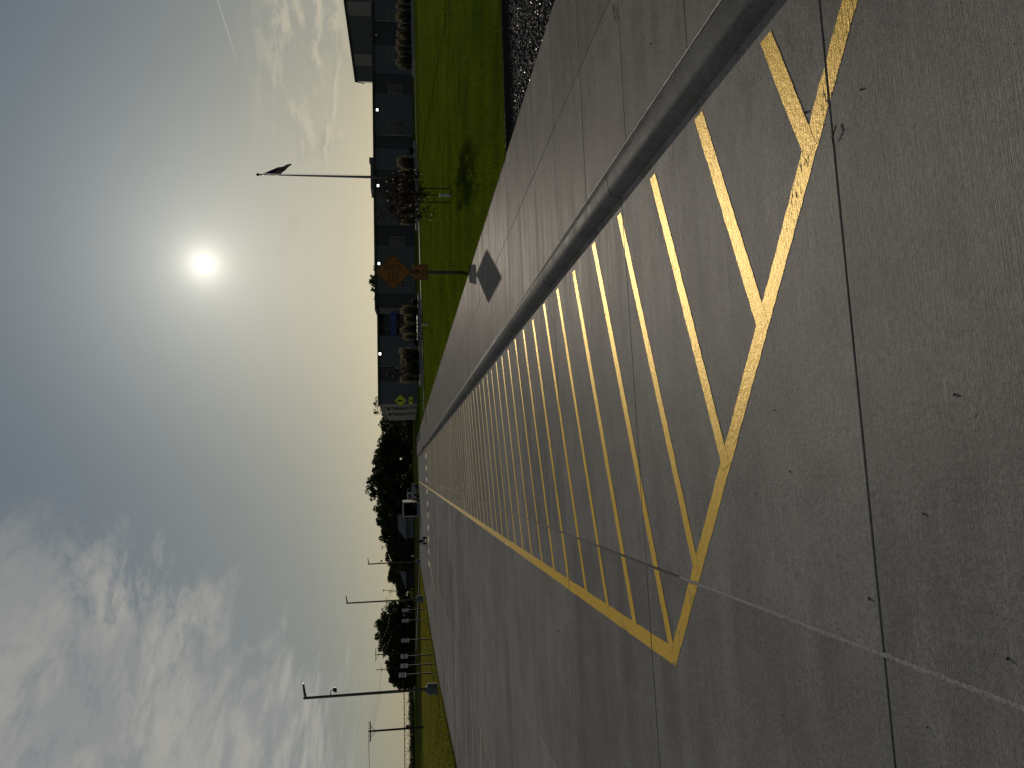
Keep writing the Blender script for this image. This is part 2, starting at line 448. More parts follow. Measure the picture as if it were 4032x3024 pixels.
# ------------------------------------------------------------------ mesh helpers
class MB:
    def __init__(s):
        s.v, s.f, s.mi = [], [], []

    def add(s, vs, fs, mi=0):
        o = len(s.v)
        s.v += [tuple(p) for p in vs]
        s.f += [tuple(i + o for i in q) for q in fs]
        s.mi += [mi] * len(fs)
        return s

    def box(s, c, size, rot=None, bev=0.0, mi=0):
        x, y, z = [q / 2 for q in size]
        if bev > 0:
            vs, fs = [], []
            bmx = bmesh.new()
            bmesh.ops.create_cube(bmx, size=1)
            bmesh.ops.scale(bmx, vec=size, verts=bmx.verts)
            bmesh.ops.bevel(bmx, geom=bmx.edges[:], offset=bev, segments=1, affect='EDGES')
            bmx.verts.index_update()
            vs = [v.co.copy() for v in bmx.verts]
            fs = [[v.index for v in f.verts] for f in bmx.faces]
            bmx.free()
        else:
            vs = [Vector((a * x, b * y, q * z)) for a in (-1, 1) for b in (-1, 1) for q in (-1, 1)]
            fs = [(0, 1, 3, 2), (4, 6, 7, 5), (0, 4, 5, 1), (2, 3, 7, 6), (0, 2, 6, 4), (1, 5, 7, 3)]
        if rot is not None:
            vs = [rot @ v for v in vs]
        c = Vector(c)
        return s.add([v + c for v in vs], fs, mi)

    def tube(s, pts, rad, seg=8, cap=True, mi=0):
        pts = [Vector(p) for p in pts]
        if not hasattr(rad, '__len__'):
            rad = [rad] * len(pts)
        vs, fs = [], []
        ref = Vector((0, 0, 1))
        for i, p in enumerate(pts):
            t = (pts[min(i + 1, len(pts) - 1)] - pts[max(i - 1, 0)]).normalized()
            u = t.cross(ref)
            if u.length < 1e-3:
                u = t.cross(Vector((1, 0, 0)))
            u.normalize()
            w = t.cross(u)
            for k in range(seg):
                a = 2 * math.pi * k / seg
                vs.append(p + (u * math.cos(a) + w * math.sin(a)) * rad[i])
        for i in range(len(pts) - 1):
            for k in range(seg):
                k2 = (k + 1) % seg
                fs.append((i * seg + k, i * seg + k2, (i + 1) * seg + k2, (i + 1) * seg + k))
        if cap:
            fs.append(tuple(range(seg))[::-1])
            fs.append(tuple((len(pts) - 1) * seg + k for k in range(seg)))
        return s.add(vs, fs, mi)

    def prism(s, poly, axis_pts, mi=0):
        """poly: list of 3D points (planar); extruded by vector axis_pts"""
        e = Vector(axis_pts)
        n = len(poly)
        vs = [Vector(p) for p in poly] + [Vector(p) + e for p in poly]
        fs = [tuple(range(n)), tuple(range(2 * n - 1, n - 1, -1))]
        fs += [(i, i + n, (i + 1) % n + n, (i + 1) % n) for i in range(n)]
        return s.add(vs, fs, mi)

    def sphere(s, c, r, seg=12, rings=8, sc_=(1, 1, 1)):
        vs, fs = [], []
        for i in range(rings + 1):
            th = math.pi * i / rings
            for k in range(seg):
                a = 2 * math.pi * k / seg
                vs.append((c[0] + r * sc_[0] * math.sin(th) * math.cos(a), c[1] + r * sc_[1] * math.sin(th) * math.sin(a), c[2] + r * sc_[2] * math.cos(th)))
        for i in range(rings):
            for k in range(seg):
                k2 = (k + 1) % seg
                fs.append((i * seg + k, (i + 1) * seg + k, (i + 1) * seg + k2, i * seg + k2))
        return s.add(vs, fs)

    def mesh(s, name, mats, fixn=True):
        me = bpy.data.meshes.new(name)
        me.from_pydata(s.v, [], s.f)
        mats = mats if isinstance(mats, (list, tuple)) else [mats]
        for q in mats:
            me.materials.append(MATS[q])
        if len(mats) > 1:
            me.polygons.foreach_set('material_index', s.mi)
        if fixn:
            b = bmesh.new()
            b.from_mesh(me)
            bmesh.ops.recalc_face_normals(b, faces=b.faces)
            b.to_mesh(me)
            b.free()
        me.update()
        return me

    def build(s, name, mats, parent=None, smooth=False, fixn=True):
        me = s.mesh(name, mats, fixn)
        if smooth:
            me.polygons.foreach_set('use_smooth', [True] * len(me.polygons))
        return link(name, me, parent)


def link(name, me, parent=None, loc=None):
    o = bpy.data.objects.new(name, me)
    COL.objects.link(o)
    if loc is not None:
        o.location = loc
    if parent is not None:
        o.parent = parent
    return o


def npmesh(name, verts, fsize, mat, smooth=False):
    """verts (n*fsize,3) laid out face by face"""
    me = bpy.data.meshes.new(name)
    n = len(verts)
    me.vertices.add(n)
    me.vertices.foreach_set('co', np.asarray(verts, np.float32).ravel())
    me.loops.add(n)
    me.loops.foreach_set('vertex_index', np.arange(n, dtype=np.int32))
    me.polygons.add(n // fsize)
    me.polygons.foreach_set('loop_start', np.arange(0, n, fsize, dtype=np.int32))
    me.materials.append(MATS[mat])
    me.update(calc_edges=True)
    return me


def idxmesh(name, verts, tris, mat):
    me = bpy.data.meshes.new(name)
    me.vertices.add(len(verts))
    me.vertices.foreach_set('co', np.asarray(verts, np.float32).ravel())
    me.loops.add(len(tris) * 3)
    me.loops.foreach_set('vertex_index', np.asarray(tris, np.int32).ravel())
    me.polygons.add(len(tris))
    me.polygons.foreach_set('loop_start', np.arange(0, len(tris) * 3, 3, dtype=np.int32))
    me.materials.append(MATS[mat])
    me.update(calc_edges=True)
    return me


def tag(o, label, cat, group=None):
    o['label'] = label
    o['category'] = cat
    if group:
        o['group'] = group
    return o


def struct(o):
    o['kind'] = 'structure'
    return o


def stuff(o):
    o['kind'] = 'stuff'
    return o


def thing(name, loc, label, cat, group=None, rz=0.0):
    o = bpy.data.objects.new(name, None)
    COL.objects.link(o)
    o.empty_display_size = 0.2
    o.location = loc
    o.rotation_euler = (0, 0, rz)
    return tag(o, label, cat, group)


def copy_tree(o, loc=None, rz=None, parent=None):
    c = o.copy()
    COL.objects.link(c)
    if parent is not None:
        c.parent = parent
    for ch in list(o.children):
        copy_tree(ch, parent=c)
    if loc is not None:
        c.location = loc
    if rz is not None:
        c.rotation_euler = (0, 0, rz)
    return c


def poly_sheet(name, pts, z, mat, parent=None):
    b = MB()
    b.add([(p[0], p[1], p[2] if len(p) > 2 else z) for p in pts], [tuple(range(len(pts)))])
    me = b.mesh(name, mat, False)
    if me.polygons[0].normal.z < 0:
        me.flip_normals()
    return link(name, me, parent)


# ------------------------------------------------------------------ ground, road
def zr(x):
    return 0.02 * max(x, -3.9)


GROUND_Z = -0.14
struct(poly_sheet('ground', [(-3000, -200), (3000, -200), (3000, 3000), (-3000, 3000)], GROUND_Z, 'field_soil'))

road = struct(poly_sheet('road', [(2.13, -4, zr(2.13) - .02), (-3.9, -4, zr(-3.9) - .02), (-13.6, -4, zr(-3.9) - .02),
                                  (-13.6, 113, zr(-3.9) - .02), (-3.9, 113, zr(-3.9) - .02), (2.13, 113, zr(2.13) - .02)], 0, 'joint_dark'))
ROW0, ROWD = 2.84, 2.98
XE = [2.153, -0.755, -3.87, -6.95, -10.05, -13.4]
rows = [ROW0 + ROWD * k for k in range(-2, 38)]
cell_rects = []
for ci in range(5):
    xr, xl = XE[ci], XE[ci + 1]
    gl = 0.009 if ci == 0 else 0.006
    gr = 0.0 if ci == 0 else (0.009 if ci == 1 else 0.006)
    x0, x1 = xl + gl, xr - gr
    w_, h_ = x1 - x0, ROWD - 0.013
    b = MB()
    bv = 0.0015
    for (i, z) in ((0, -0.04), (1, -0.004), (2, 0.0)):
        ins = 0 if i < 2 else bv
        for (sx, sy) in ((-1, -1), (1, -1), (1, 1), (-1, 1)):
            X = sx * (w_ / 2 - ins)
            b.v.append((X, sy * (h_ / 2 - ins), z + (zr(X + (x0 + x1) / 2) if True else 0)))
    for lv in (0, 4):
        for k in range(4):
            b.f.append((lv + k, lv + (k + 1) % 4, lv + 4 + (k + 1) % 4, lv + 4 + k))
    b.f.append((8, 9, 10, 11))
    b.mi = [0] * len(b.f)
    me = b.mesh('slab', 'road_concrete')
    for ri in range(len(rows) - 1):
        yc = rows[ri] + ROWD / 2
        if yc > 113:
            continue
        o = link('slab', me, road, ((x0 + x1) / 2, yc, random.uniform(-0.0006, 0.0006)))
        cell_rects.append((x0 + .002, x1 - .002, yc - h_ / 2 + .002, yc + h_ / 2 - .002, o.location.z))


def ragged_strip(xc, y0, y1, hw, z, n, amp, mat, name, parent, zf=None):
    b = MB()
    ys = np.linspace(y0, y1, n)
    l = hw * (1 + amp * (rng.random(n) ** 3) * 1.6 + 0.1 * rng.standard_normal(n))
    r = hw * (1 + amp * (rng.random(n) ** 3) * 1.6 + 0.1 * rng.standard_normal(n))
    for i in range(n):
        b.v += [(xc - l[i], ys[i], z), (xc, ys[i], z + 0.0006), (xc + r[i], ys[i], z)]
    for i in range(n - 1):
        o = i * 3
        b.f += [(o, o + 1, o + 4, o + 3), (o + 1, o + 2, o + 5, o + 4)]
    b.mi = [0] * len(b.f)
    me = b.mesh(name, mat, False)
    if me.polygons[0].normal.z < 0:
        me.flip_normals()
    return link(name, me, parent)


ragged_strip(-0.755, -1, 5.1, 0.0085, zr(-0.755) - 0.0015, 420, 0.5, 'sealant', 'joint_sealant', road)
ragged_strip(-0.755, 5.1, 113, 0.012, zr(-0.755) - 0.003, 500, 0.2, 'joint_dark', 'joint_sealant', road)


def clip_poly(poly, rect):
    x0, x1, y0, y1 = rect
    for ax, lim, sg in ((0, x0, 1), (0, x1, -1), (1, y0, 1), (1, y1, -1)):
        outp = []
        n = len(poly)
        for i in range(n):
            a, b_ = poly[i], poly[(i + 1) % n]
            ia, ib = sg * (a[ax] - lim) >= 0, sg * (b_[ax] - lim) >= 0
            if ia:
                outp.append(a)
            if ia != ib:
                t = (lim - a[ax]) / (b_[ax] - a[ax])
                outp.append((a[0] + t * (b_[0] - a[0]), a[1] + t * (b_[1] - a[1])))
        poly = outp
        if len(poly) < 3:
            return []
    return poly


def roughen(poly, step, amp):
    out_ = []
    for i in range(len(poly)):
        a, b_ = Vector(poly[i]), Vector(poly[(i + 1) % len(poly)])
        n = max(1, int((b_ - a).length / step))
        nrm_ = Vector((-(b_ - a).y, (b_ - a).x)).normalized() if n > 1 else Vector((0, 0))
        for k in range(n):
            out_.append(tuple(a.lerp(b_, k / n) + nrm_ * (random.gauss(0, amp) if k else 0)))
    return out_


def marking(name, poly, mat='yellow_paint', lift=0.0010):
    """painted sheet lying on the slabs, broken at every joint like the paint in the street"""
    b = MB()
    ys = [p[1] for p in poly]
    xs = [p[0] for p in poly]
    for (x0, x1, y0, y1, dz_) in cell_rects:
        if y1 < min(ys) or y0 > max(ys) or x1 < min(xs) or x0 > max(xs):
            continue
        c = clip_poly(poly, (x0, x1, y0, y1))
        if c:
            b.add([(q[0], q[1], zr(q[0]) + dz_ + lift) for q in c], [tuple(range(len(c)))])
    if not b.f:
        return None
    me = b.mesh(name, mat, False)
    bm_ = bmesh.new()
    bm_.from_mesh(me)
    for f in bm_.faces:
        if f.normal.z < 0:
            f.normal_flip()
    bm_.to_mesh(me)
    bm_.free()
    return link(name, me, road)


def band(p, q, w):
    p, q = Vector(p), Vector(q)
    t = (q - p).normalized()
    n = Vector((-t.y, t.x)) * w / 2
    return [tuple(p + n), tuple(q + n), tuple(q - n), tuple(p - n)]


# long yellow edge line, front line of the wedge, hatch bars
marking('edge_line', roughen([(-1.385, 5.36), (-1.265, 5.26), (-1.265, 112.5), (-1.385, 112.5)], 0.10, 0.0022))
F0, F1 = Vector((2.03, 2.44)), Vector((-1.355, 5.345))
marking('front_line', roughen(band(F0, F1, 0.115), 0.04, 0.0022), lift=0.0016)
for k in range(74):
    yk = 3.31 + 0.868 * k
    if yk > 66.3:
        break
    A = Vector((2.045 + 0.02 * math.sin(k * 2.1), yk))
    dirv = Vector((-3.27, -1.37 - 0.05 * min(k, 8) / 8))
    # stop on the edge line or on the front line
    t_edge = (-1.27 - A.x) / dirv.x
    fd = F1 - F0
    den = dirv.x * fd.y - dirv.y * fd.x
    t_front = ((F0.x - A.x) * fd.y - (F0.y - A.y) * fd.x) / den
    t = min(t_edge, t_front if t_front > 0 else 9)
    if k == 0:
        t = t_front
    B_ = A + dirv * (t + 0.006)
    tdir = dirv.normalized()
    nn = Vector((-tdir.y, tdir.x))
    w = 0.052 + 0.004 * math.sin(k * 1.7)
    P0 = A - tdir * 0.25
    tip = clip_poly([tuple(P0 + nn * w), tuple(P0 - nn * w), tuple(B_ - nn * w), tuple(B_ + nn * w)], (-5, A.x, 0, 200))
    marking('hatch_bar', roughen(tip, 0.05, 0.0022) if k < 16 else tip, lift=0.0022 if k % 2 else 0.0026)
# crosswalk bars
for k in range(10):
    xk = 1.62 - 1.04 * k
    marking('crosswalk_bar', [(xk, 67.3), (xk - 0.42, 67.3), (xk - 0.42, 70.3), (xk, 70.3)], 'white_paint', 0.004)
# parking stall lines on the far side
for k in range(18):
    yk = 21.4 + 2.75 * k
    marking('stall_line', [(-6.9, yk), (-6.9, yk + 0.09), (-13.2, yk + 0.09), (-13.2, yk)], 'white_paint', 0.003)
marking('lane_line', band((-7.5, 66.5), (-8.6, 54), 0.12), 'white_paint', 0.005)

# ------------------------------------------------------------------ kerb and sidewalk
kerb = struct(poly_sheet('kerb', [(2.12, -4, -.05), (2.37, -4, -.05), (2.37, 113, -.05), (2.12, 113, -.05)], 0, 'joint_dark'))
prof = [(2.150, -0.03), (2.152, 0.044), (2.158, 0.072), (2.166, 0.100), (2.180, 0.125), (2.202, 0.142), (2.238, 0.152), (2.30, 0.158), (2.352, 0.161), (2.356, 0.05)]


def kerb_mesh(hs):
    b = MB()
    L = ROWD - 0.014
    pr = [(x, z if z < 0.05 else 0.044 + (z - 0.044) * hs) for x, z in prof]
    n = len(pr)
    for yy in (-L / 2, L / 2):
        b.v += [(x, yy, z) for x, z in pr]
    for i in range(n - 1):
        b.f.append((i, i + 1, n + i + 1, n + i))
    b.v += list(b.v)
    b.f.append(tuple(range(2 * n, 3 * n)))
    b.f.append(tuple(range(4 * n - 1, 3 * n - 1, -1)))
    b.mi = [0] * len(b.f)
    me = b.mesh('kerb_segment', 'kerb_concrete', False)
    if me.polygons[6].normal.z < 0:
        me.flip_normals()
    for p_ in me.polygons:
        p_.use_smooth = len(p_.vertices) == 4
    return me


km, kl = kerb_mesh(1.0), kerb_mesh(0.12)
for ri in range(len(rows) - 1):
    yc = rows[ri] + ROWD / 2
    if yc > 113:
        continue
    link('kerb_segment', kl if 67.0 < yc < 73.0 else km, kerb, (0, yc, 0))
ragged_strip(2.364, -1, 20, 0.0062, 0.1630, 500, 0.35, 'sealant_pale', 'joint_sealant', kerb)
ragged_strip(2.364, 20, 66.5, 0.0060, 0.1625, 300, 0.2, 'sealant_pale', 'joint_sealant', kerb)

walk = struct(poly_sheet('sidewalk', [(2.37, -2, .13), (4.88, -2, .145), (4.88, 112, .145), (2.37, 112, .13)], 0, 'joint_dark'))


def zw(x):
    return 0.158 + 0.008 * (x - 2.37)


SJ0, SJD = 4.006, 1.257
for (x0, x1) in ((2.376, 3.624), (3.630, 4.88)):
    b = MB()
    wx, hy = x1 - x0, SJD - 0.008
    for (z, ins) in ((-0.05, 0), (-0.004, 0), (0, 0.004)):
        for (sx, sy) in ((-1, -1), (1, -1), (1, 1), (-1, 1)):
            X = sx * (wx / 2 - ins)
            b.v.append((X, sy * (hy / 2 - ins), z + zw(X + (x0 + x1) / 2)))
    for lv in (0, 4):
        for k in range(4):
            b.f.append((lv + k, lv + (k + 1) % 4, lv + 4 + (k + 1) % 4, lv + 4 + k))
    b.f.append((8, 9, 10, 11))
    b.mi = [0] * len(b.f)
    me = b.mesh('slab', 'walk_concrete')
    for k in range(-4, 86):
        link('slab', me, walk, ((x0 + x1) / 2, SJ0 + SJD * (k + 0.5), random.uniform(-.001, .001)))

# ------------------------------------------------------------------ lawn, path, verge, gravel
LAWN_Z = 0.115
lawn = struct(poly_sheet('lawn', [(4.885, 11.5), (90, 11.0), (90, 112), (4.885, 112)], LAWN_Z, 'lawn_soil'))
path = struct(poly_sheet('path', [(4.885, 66.2), (7.9, 67.3), (23.2, 73.7), (36.6, 80.2), (54, 83.6), (90, 84), (90, 86.4), (56, 86.2),
                                  (38.2, 82.8), (24.0, 76.0), (8.1, 69.5), (4.885, 68.6)], LAWN_Z + 0.03, 'walk_concrete'))
verge = struct(poly_sheet('verge', [(-10.6, 5), (-11.0, 18), (-11.9, 32.5), (-13.1, 50), (-13.25, 65), (-13.1, 113), (-40, 130), (-90, 200), (-260, 200), (-260, 5)], -0.035, 'verge_soil'))
side = struct(poly_sheet('side_road', [(-9.5, 115), (-12.0, 121), (-21.0, 143), (-64, 264), (-95, 352), (-102, 352), (-66, 261), (-21.6, 140), (-12.0, 118), (-10.6, 114)], GROUND_Z + 0.03, 'walk_concrete'))
struct(poly_sheet('far_road', [(-600, 480), (40, 395), (40, 401), (-600, 492)], GROUND_Z + 0.03, 'walk_concrete'))


def blades(n, xy, z, h, w, lean, seed):
    r = np.random.default_rng(seed)
    a = r.random(n) * 2 * np.pi
    hh = h * (0.55 + 0.9 * r.random(n))
    ww = w * (0.7 + 0.6 * r.random(n))
    ln = lean * r.random(n) * hh
    la = r.random(n) * 2 * np.pi
    v = np.zeros((n, 3, 3))
    v[:, 0, 0] = xy[:, 0] - np.cos(a) * ww / 2
    v[:, 0, 1] = xy[:, 1] - np.sin(a) * ww / 2
    v[:, 1, 0] = xy[:, 0] + np.cos(a) * ww / 2
    v[:, 1, 1] = xy[:, 1] + np.sin(a) * ww / 2
    v[:, 0, 2] = v[:, 1, 2] = z - 0.005
    v[:, 2, 0] = xy[:, 0] + np.cos(la) * ln
    v[:, 2, 1] = xy[:, 1] + np.sin(la) * ln
    v[:, 2, 2] = z + hh
    return v.reshape(-1, 3)


def wedge(n, y0, y1, x0f, x1f, seed, p=1.0):
    r = np.random.default_rng(seed)
    out_ = []
    tot = 0
    while tot < n:
        m_ = n * 2
        yy = y0 + (y1 - y0) * r.random(m_) ** p
        lo, hi_ = x0f(yy), x1f(yy)
        mx = np.max(hi_ - lo)
        xx = lo + (hi_ - lo) * r.random(m_)
        kp = r.random(m_) < (hi_ - lo) / mx
        q = np.stack([xx[kp], yy[kp]], 1)
        out_.append(q)
        tot += len(q)
    return np.concatenate(out_)[:n]


xa = lambda y: np.full_like(y, 4.9)
xb = lambda y: np.maximum(5.2, 0.70 * y + 0.8)
near = wedge(230000, 11.52, 24, xa, xb, 1, 1.25)
mid_ = wedge(150000, 24, 42, xa, xb, 2, 1.2)
far_ = wedge(90000, 42, 66, xa, xb, 3, 1.1)
edge_r = np.random.default_rng(5)
ne = 26000
edge1 = np.stack([4.88 + np.abs(edge_r.standard_normal(ne)) * 0.035 - 0.012, 11.52 + 50 * edge_r.random(ne) ** 1.5], 1)
edge2 = np.stack([4.9 + 5 * edge_r.random(9000), 11.515 + np.abs(edge_r.standard_normal(9000)) * 0.03], 1)
V = np.concatenate([blades(len(near), near, LAWN_Z, 0.055, 0.010, 0.8, 11), blades(len(mid_), mid_, LAWN_Z, 0.058, 0.020, 0.8, 12),
                    blades(len(far_), far_, LAWN_Z, 0.045, 0.03, 0.8, 13), blades(ne, edge1, LAWN_Z, 0.075, 0.010, 0.7, 14),
                    blades(9000, edge2, LAWN_Z, 0.075, 0.010, 0.7, 15)])
stuff(tag(link('lawn_grass', npmesh('lawn_grass', V, 3, 'grass_blade')), 'short green grass of the mown lawn beside the sidewalk', 'grass'))
vx0 = lambda y: -13.2 - 0.5 * (y - 28)
vx1 = lambda y: np.interp(y, [5, 18, 32.5, 50, 65, 113], [-10.6, -11.0, -11.9, -13.1, -13.25, -13.1])
vg = wedge(120000, 26, 112, vx0, vx1, 21, 1.3)
vge = np.stack([np.zeros(14000), 24 + 85 * np.random.default_rng(3).random(14000) ** 1.4], 1)
vge[:, 0] = vx1(vge[:, 1]) - np.abs(np.random.default_rng(4).standard_normal(14000)) * 0.06 + 0.03
V = np.concatenate([blades(len(vg), vg, -0.035, 0.07, 0.05, 0.8, 31), blades(14000, vge, -0.035, 0.10, 0.03, 0.8, 32)])
stuff(tag(link('verge_grass', npmesh('verge_grass', V, 3, 'verge_blade')), 'yellow-green rough grass on the verge behind the parking stalls', 'grass'))

# dark rock bed by the sidewalk, black edging
struct(poly_sheet('rock_bed', [(4.885, 2), (20, 2), (20, 11.48), (4.885, 11.48)], 0.05, 'soil'))
nr = 11000
r = np.random.default_rng(9)
cx = 4.90 + (r.random(nr) ** 1.15) * 3.6
cy_ = 5.2 + 6.26 * r.random(nr)
s_ = 0.013 + 0.022 * r.random(nr) ** 1.6
octv = np.array([(1, 0, 0), (0, 1, 0), (-1, 0, 0), (0, -1, 0), (0, 0, 1), (0, 0, -1)], float)
octf = np.array([(0, 1, 4), (1, 2, 4), (2, 3, 4), (3, 0, 4), (1, 0, 5), (2, 1, 5), (3, 2, 5), (0, 3, 5)])
q = r.standard_normal((nr, 3, 3))
q, _ = np.linalg.qr(q)
sv = octv[None] * (0.65 + 0.7 * r.random((nr, 6, 1)))
sv = np.einsum('nij,nkj->nki', q, sv) * s_[:, None, None]
sv[:, :, 2] *= 0.75
sv += np.stack([cx, cy_, 0.052 + s_ * 0.4 + 0.012 * r.random(nr)], 1)[:, None, :]
tr_ = (octf[None] + (np.arange(nr) * 6)[:, None, None]).reshape(-1, 3)
stuff(tag(link('rock_mulch', idxmesh('rock_mulch', sv.reshape(-1, 3), tr_, 'gravel_rock')), 'dark grey crushed rock in the bed beside the sidewalk', 'gravel'))
MB().box((12.45, 11.492, 0.105), (15.1, 0.02, 0.13)).build('edging', 'black_plastic')
tag(bpy.data.objects['edging'], 'black plastic edging strip between the lawn and the dark rock bed', 'edging')
MB().box((4.893, 62, 0.10), (0.02, 101, 0.06)).build('walk_edge', 'soil')
struct(bpy.data.objects['walk_edge'])
# ------------------------------------------------------------------ lettering helper
def text_mesh(txt, size, depth=0.002):
    cu = bpy.data.curves.new('lettering', 'FONT')
    cu.body = txt
    cu.size = size
    cu.align_x = 'CENTER'
    cu.align_y = 'CENTER'
    cu.extrude = depth
    ob = bpy.data.objects.new('lettering', cu)
    me = bpy.data.meshes.new_from_object(ob)
    bpy.data.objects.remove(ob)
    bpy.data.curves.remove(cu)
    return me


def lettering(txt, size, x, z, y, mat, parent, name='lettering', sx=1.0, bold=0.0):
    me = text_mesh(txt, size)
    me.materials.append(MATS[mat])
    o = link(name, me, parent, (x, y, z))
    o.rotation_euler = (math.pi / 2, 0, 0)
    o.scale = (sx, 1, 1)
    return o


def rounded(pts, rad, seg=4):
    out_ = []
    n = len(pts)
    for i in range(n):
        p0, p, p1 = Vector(pts[i - 1]), Vector(pts[i]), Vector(pts[(i + 1) % n])
        a = p + (p0 - p).normalized() * rad
        b_ = p + (p1 - p).normalized() * rad
        for k in range(seg + 1):
            t = k / seg
            out_.append(tuple((1 - t) ** 2 * a + 2 * t * (1 - t) * p + t * t * b_))
    return out_


def plate(pts, y0, th, name, mat, parent):
    """flat plate in the x-z plane, facing -y"""
    return MB().prism([(p[0], y0, p[1]) for p in pts], (0, th, 0)).build(name, mat, parent)


def ring_plate(outer, inner, y0, th, name, mat, parent):
    n = len(outer)
    b = MB()
    for yy in (y0, y0 + th):
        b.v += [(p[0], yy, p[1]) for p in outer] + [(p[0], yy, p[1]) for p in inner]
    for i in range(n):
        j = (i + 1) % n
        b.f += [(i, j, n + j, n + i), (2 * n + i, 3 * n + i, 3 * n + j, 2 * n + j), (i, 2 * n + i, 2 * n + j, j), (n + i, n + j, 3 * n + j, 3 * n + i)]
    b.mi = [0] * len(b.f)
    return b.build(name, mat, parent)


def diamond(r):
    return [(0, r), (r, 0), (0, -r), (-r, 0)]


# ------------------------------------------------------------------ the drive-thru / drop-off lane sign
s = thing('warning_sign', (5.83, 22.19, LAWN_Z), 'orange-yellow diamond sign about drive thru and drop off lanes, with nine MPH plate', 'sign', rz=R_(-3))
MB().box((0, 0.03, 1.05), (0.092, 0.045, 2.7)).box((0, 0.058, 1.05), (0.04, 0.02, 2.7)).build('post', 'post_steel', s)
shift = lambda pts, dz: [(p[0], p[1] + dz) for p in pts]
ZD = 1.965
dd = plate(shift(rounded(diamond(0.545), 0.05), ZD), -0.004, 0.004, 'sign_face', 'sign_orange_yellow', s)
ring_plate(shift(rounded(diamond(0.525), 0.05), ZD), shift(rounded(diamond(0.497), 0.05), ZD), -0.007, 0.0025, 'border', 'sign_black', dd)
for (t, x, z) in (('DRIVE', -0.15, 0.11), ('THRU', -0.15, 0.0), ('LANE', -0.15, -0.11), ('DROP', 0.145, 0.205), ('OFF/', 0.145, 0.105), ('PICK', 0.145, 0.005), ('UP', 0.145, -0.095), ('LANE', 0.145, -0.195)):
    lettering(t, 0.098, x, ZD + z, -0.006, 'sign_black', dd, sx=0.86)
for x in (-0.295, 0.295):
    MB().box((x, -0.006, ZD + 0.02), (0.014, 0.003, 0.40)).build('lane_bar', 'sign_black', dd)
for k in range(9):
    MB().box((0.0, -0.006, ZD + 0.36 - 0.092 * k), (0.014, 0.003, 0.045)).build('lane_dash', 'sign_black', dd)
ZP = 1.19
sq = [(-0.228, 0.232), (0.228, 0.232), (0.228, -0.232), (-0.228, -0.232)]
pp = plate(shift(rounded(sq, 0.035), ZP), -0.004, 0.004, 'speed_plate', 'sign_orange_yellow', s)
sq1 = [(p[0] * 0.95, p[1] * 0.95) for p in sq]
sq2 = [(p[0] * 0.86, p[1] * 0.86) for p in sq]
ring_plate(shift(rounded(sq1, 0.035), ZP), shift(rounded(sq2, 0.03), ZP), -0.007, 0.0025, 'border', 'sign_black', pp)
for ox in (-0.006, 0, 0.006):
    lettering('9', 0.30, ox, ZP + 0.062, -0.006 - abs(ox) * 0.1, 'sign_black', pp)
lettering('MPH', 0.115, 0.0, ZP - 0.125, -0.006, 'sign_black', pp)
for z in (ZD + 0.36, ZD - 0.4, ZP + 0.19, ZP - 0.19):
    MB().tube([(0, -0.012, z), (0, 0.06, z)], 0.009, 6).build('bolt', 'sign_edge', s)

# ------------------------------------------------------------------ pedestrian crossing sign
s = thing('pedestrian_sign', (6.36, 68.65, LAWN_Z), 'lime yellow diamond sign with walking figure and arrow plate by the crosswalk', 'sign')
MB().box((0, 0.03, 1.15), (0.09, 0.05, 2.9)).build('post', 'post_steel', s)
ZD = 2.06
dd = plate(shift(rounded(diamond(0.55), 0.05), ZD), -0.004, 0.004, 'sign_face', 'sign_lime', s)
ring_plate(shift(rounded(diamond(0.53), 0.05), ZD), shift(rounded(diamond(0.505), 0.05), ZD), -0.007, 0.0025, 'border', 'sign_black', dd)
fig = MB()
# head, torso with swinging arms, two striding legs (flat pictogram)
hd = [(-0.05 + 0.055 * math.cos(a), 0.315 + 0.06 * math.sin(a)) for a in np.linspace(0, 2 * math.pi, 13)[:-1]]
tor = [(-0.10, 0.215), (0.02, 0.235), (0.085, 0.17), (0.09, 0.06), (0.06, 0.05), (0.045, 0.13), (0.06, -0.02), (0.055, -0.08), (-0.05, -0.08), (-0.045, 0.07), (-0.17, -0.0), (-0.19, 0.03), (-0.07, 0.12)]
leg1 = [(0.055, -0.07), (0.10, -0.21), (0.125, -0.31), (0.075, -0.315), (0.02, -0.20), (-0.02, -0.08)]
leg2 = [(0.02, -0.08), (-0.05, -0.08), (-0.085, -0.2), (-0.12, -0.31), (-0.07, -0.315), (-0.035, -0.21)]
for k, pl in enumerate((hd, tor, leg1, leg2)):
    fig.prism([(p[0], -0.007 - 0.0004 * k, p[1] + ZD) for p in pl], (0, 0.0025, 0))
fig.build('walking_figure', 'sign_black', dd)
pz = 1.16
pw = [(-0.345, 0.17), (0.345, 0.17), (0.345, -0.17), (-0.345, -0.17)]
pp = plate(shift(rounded(pw, 0.03), pz), -0.004, 0.004, 'arrow_plate', 'sign_lime', s)
ring_plate(shift(rounded([(p[0] * .96, p[1] * .93) for p in pw], 0.03), pz), shift(rounded([(p[0] * .91, p[1] * .83) for p in pw], 0.03), pz), -0.007, 0.0025, 'border', 'sign_black', pp)
ar = MB()
ar.prism([(p[0], -0.007, p[1] + pz) for p in ((0.15, 0.08), (0.11, 0.125), (-0.03, 0.03), (-0.07, 0.075), (-0.13, -0.11), (0.06, -0.075), (0.015, -0.02))], (0, 0.0025, 0)).build('arrow', 'sign_black', pp)

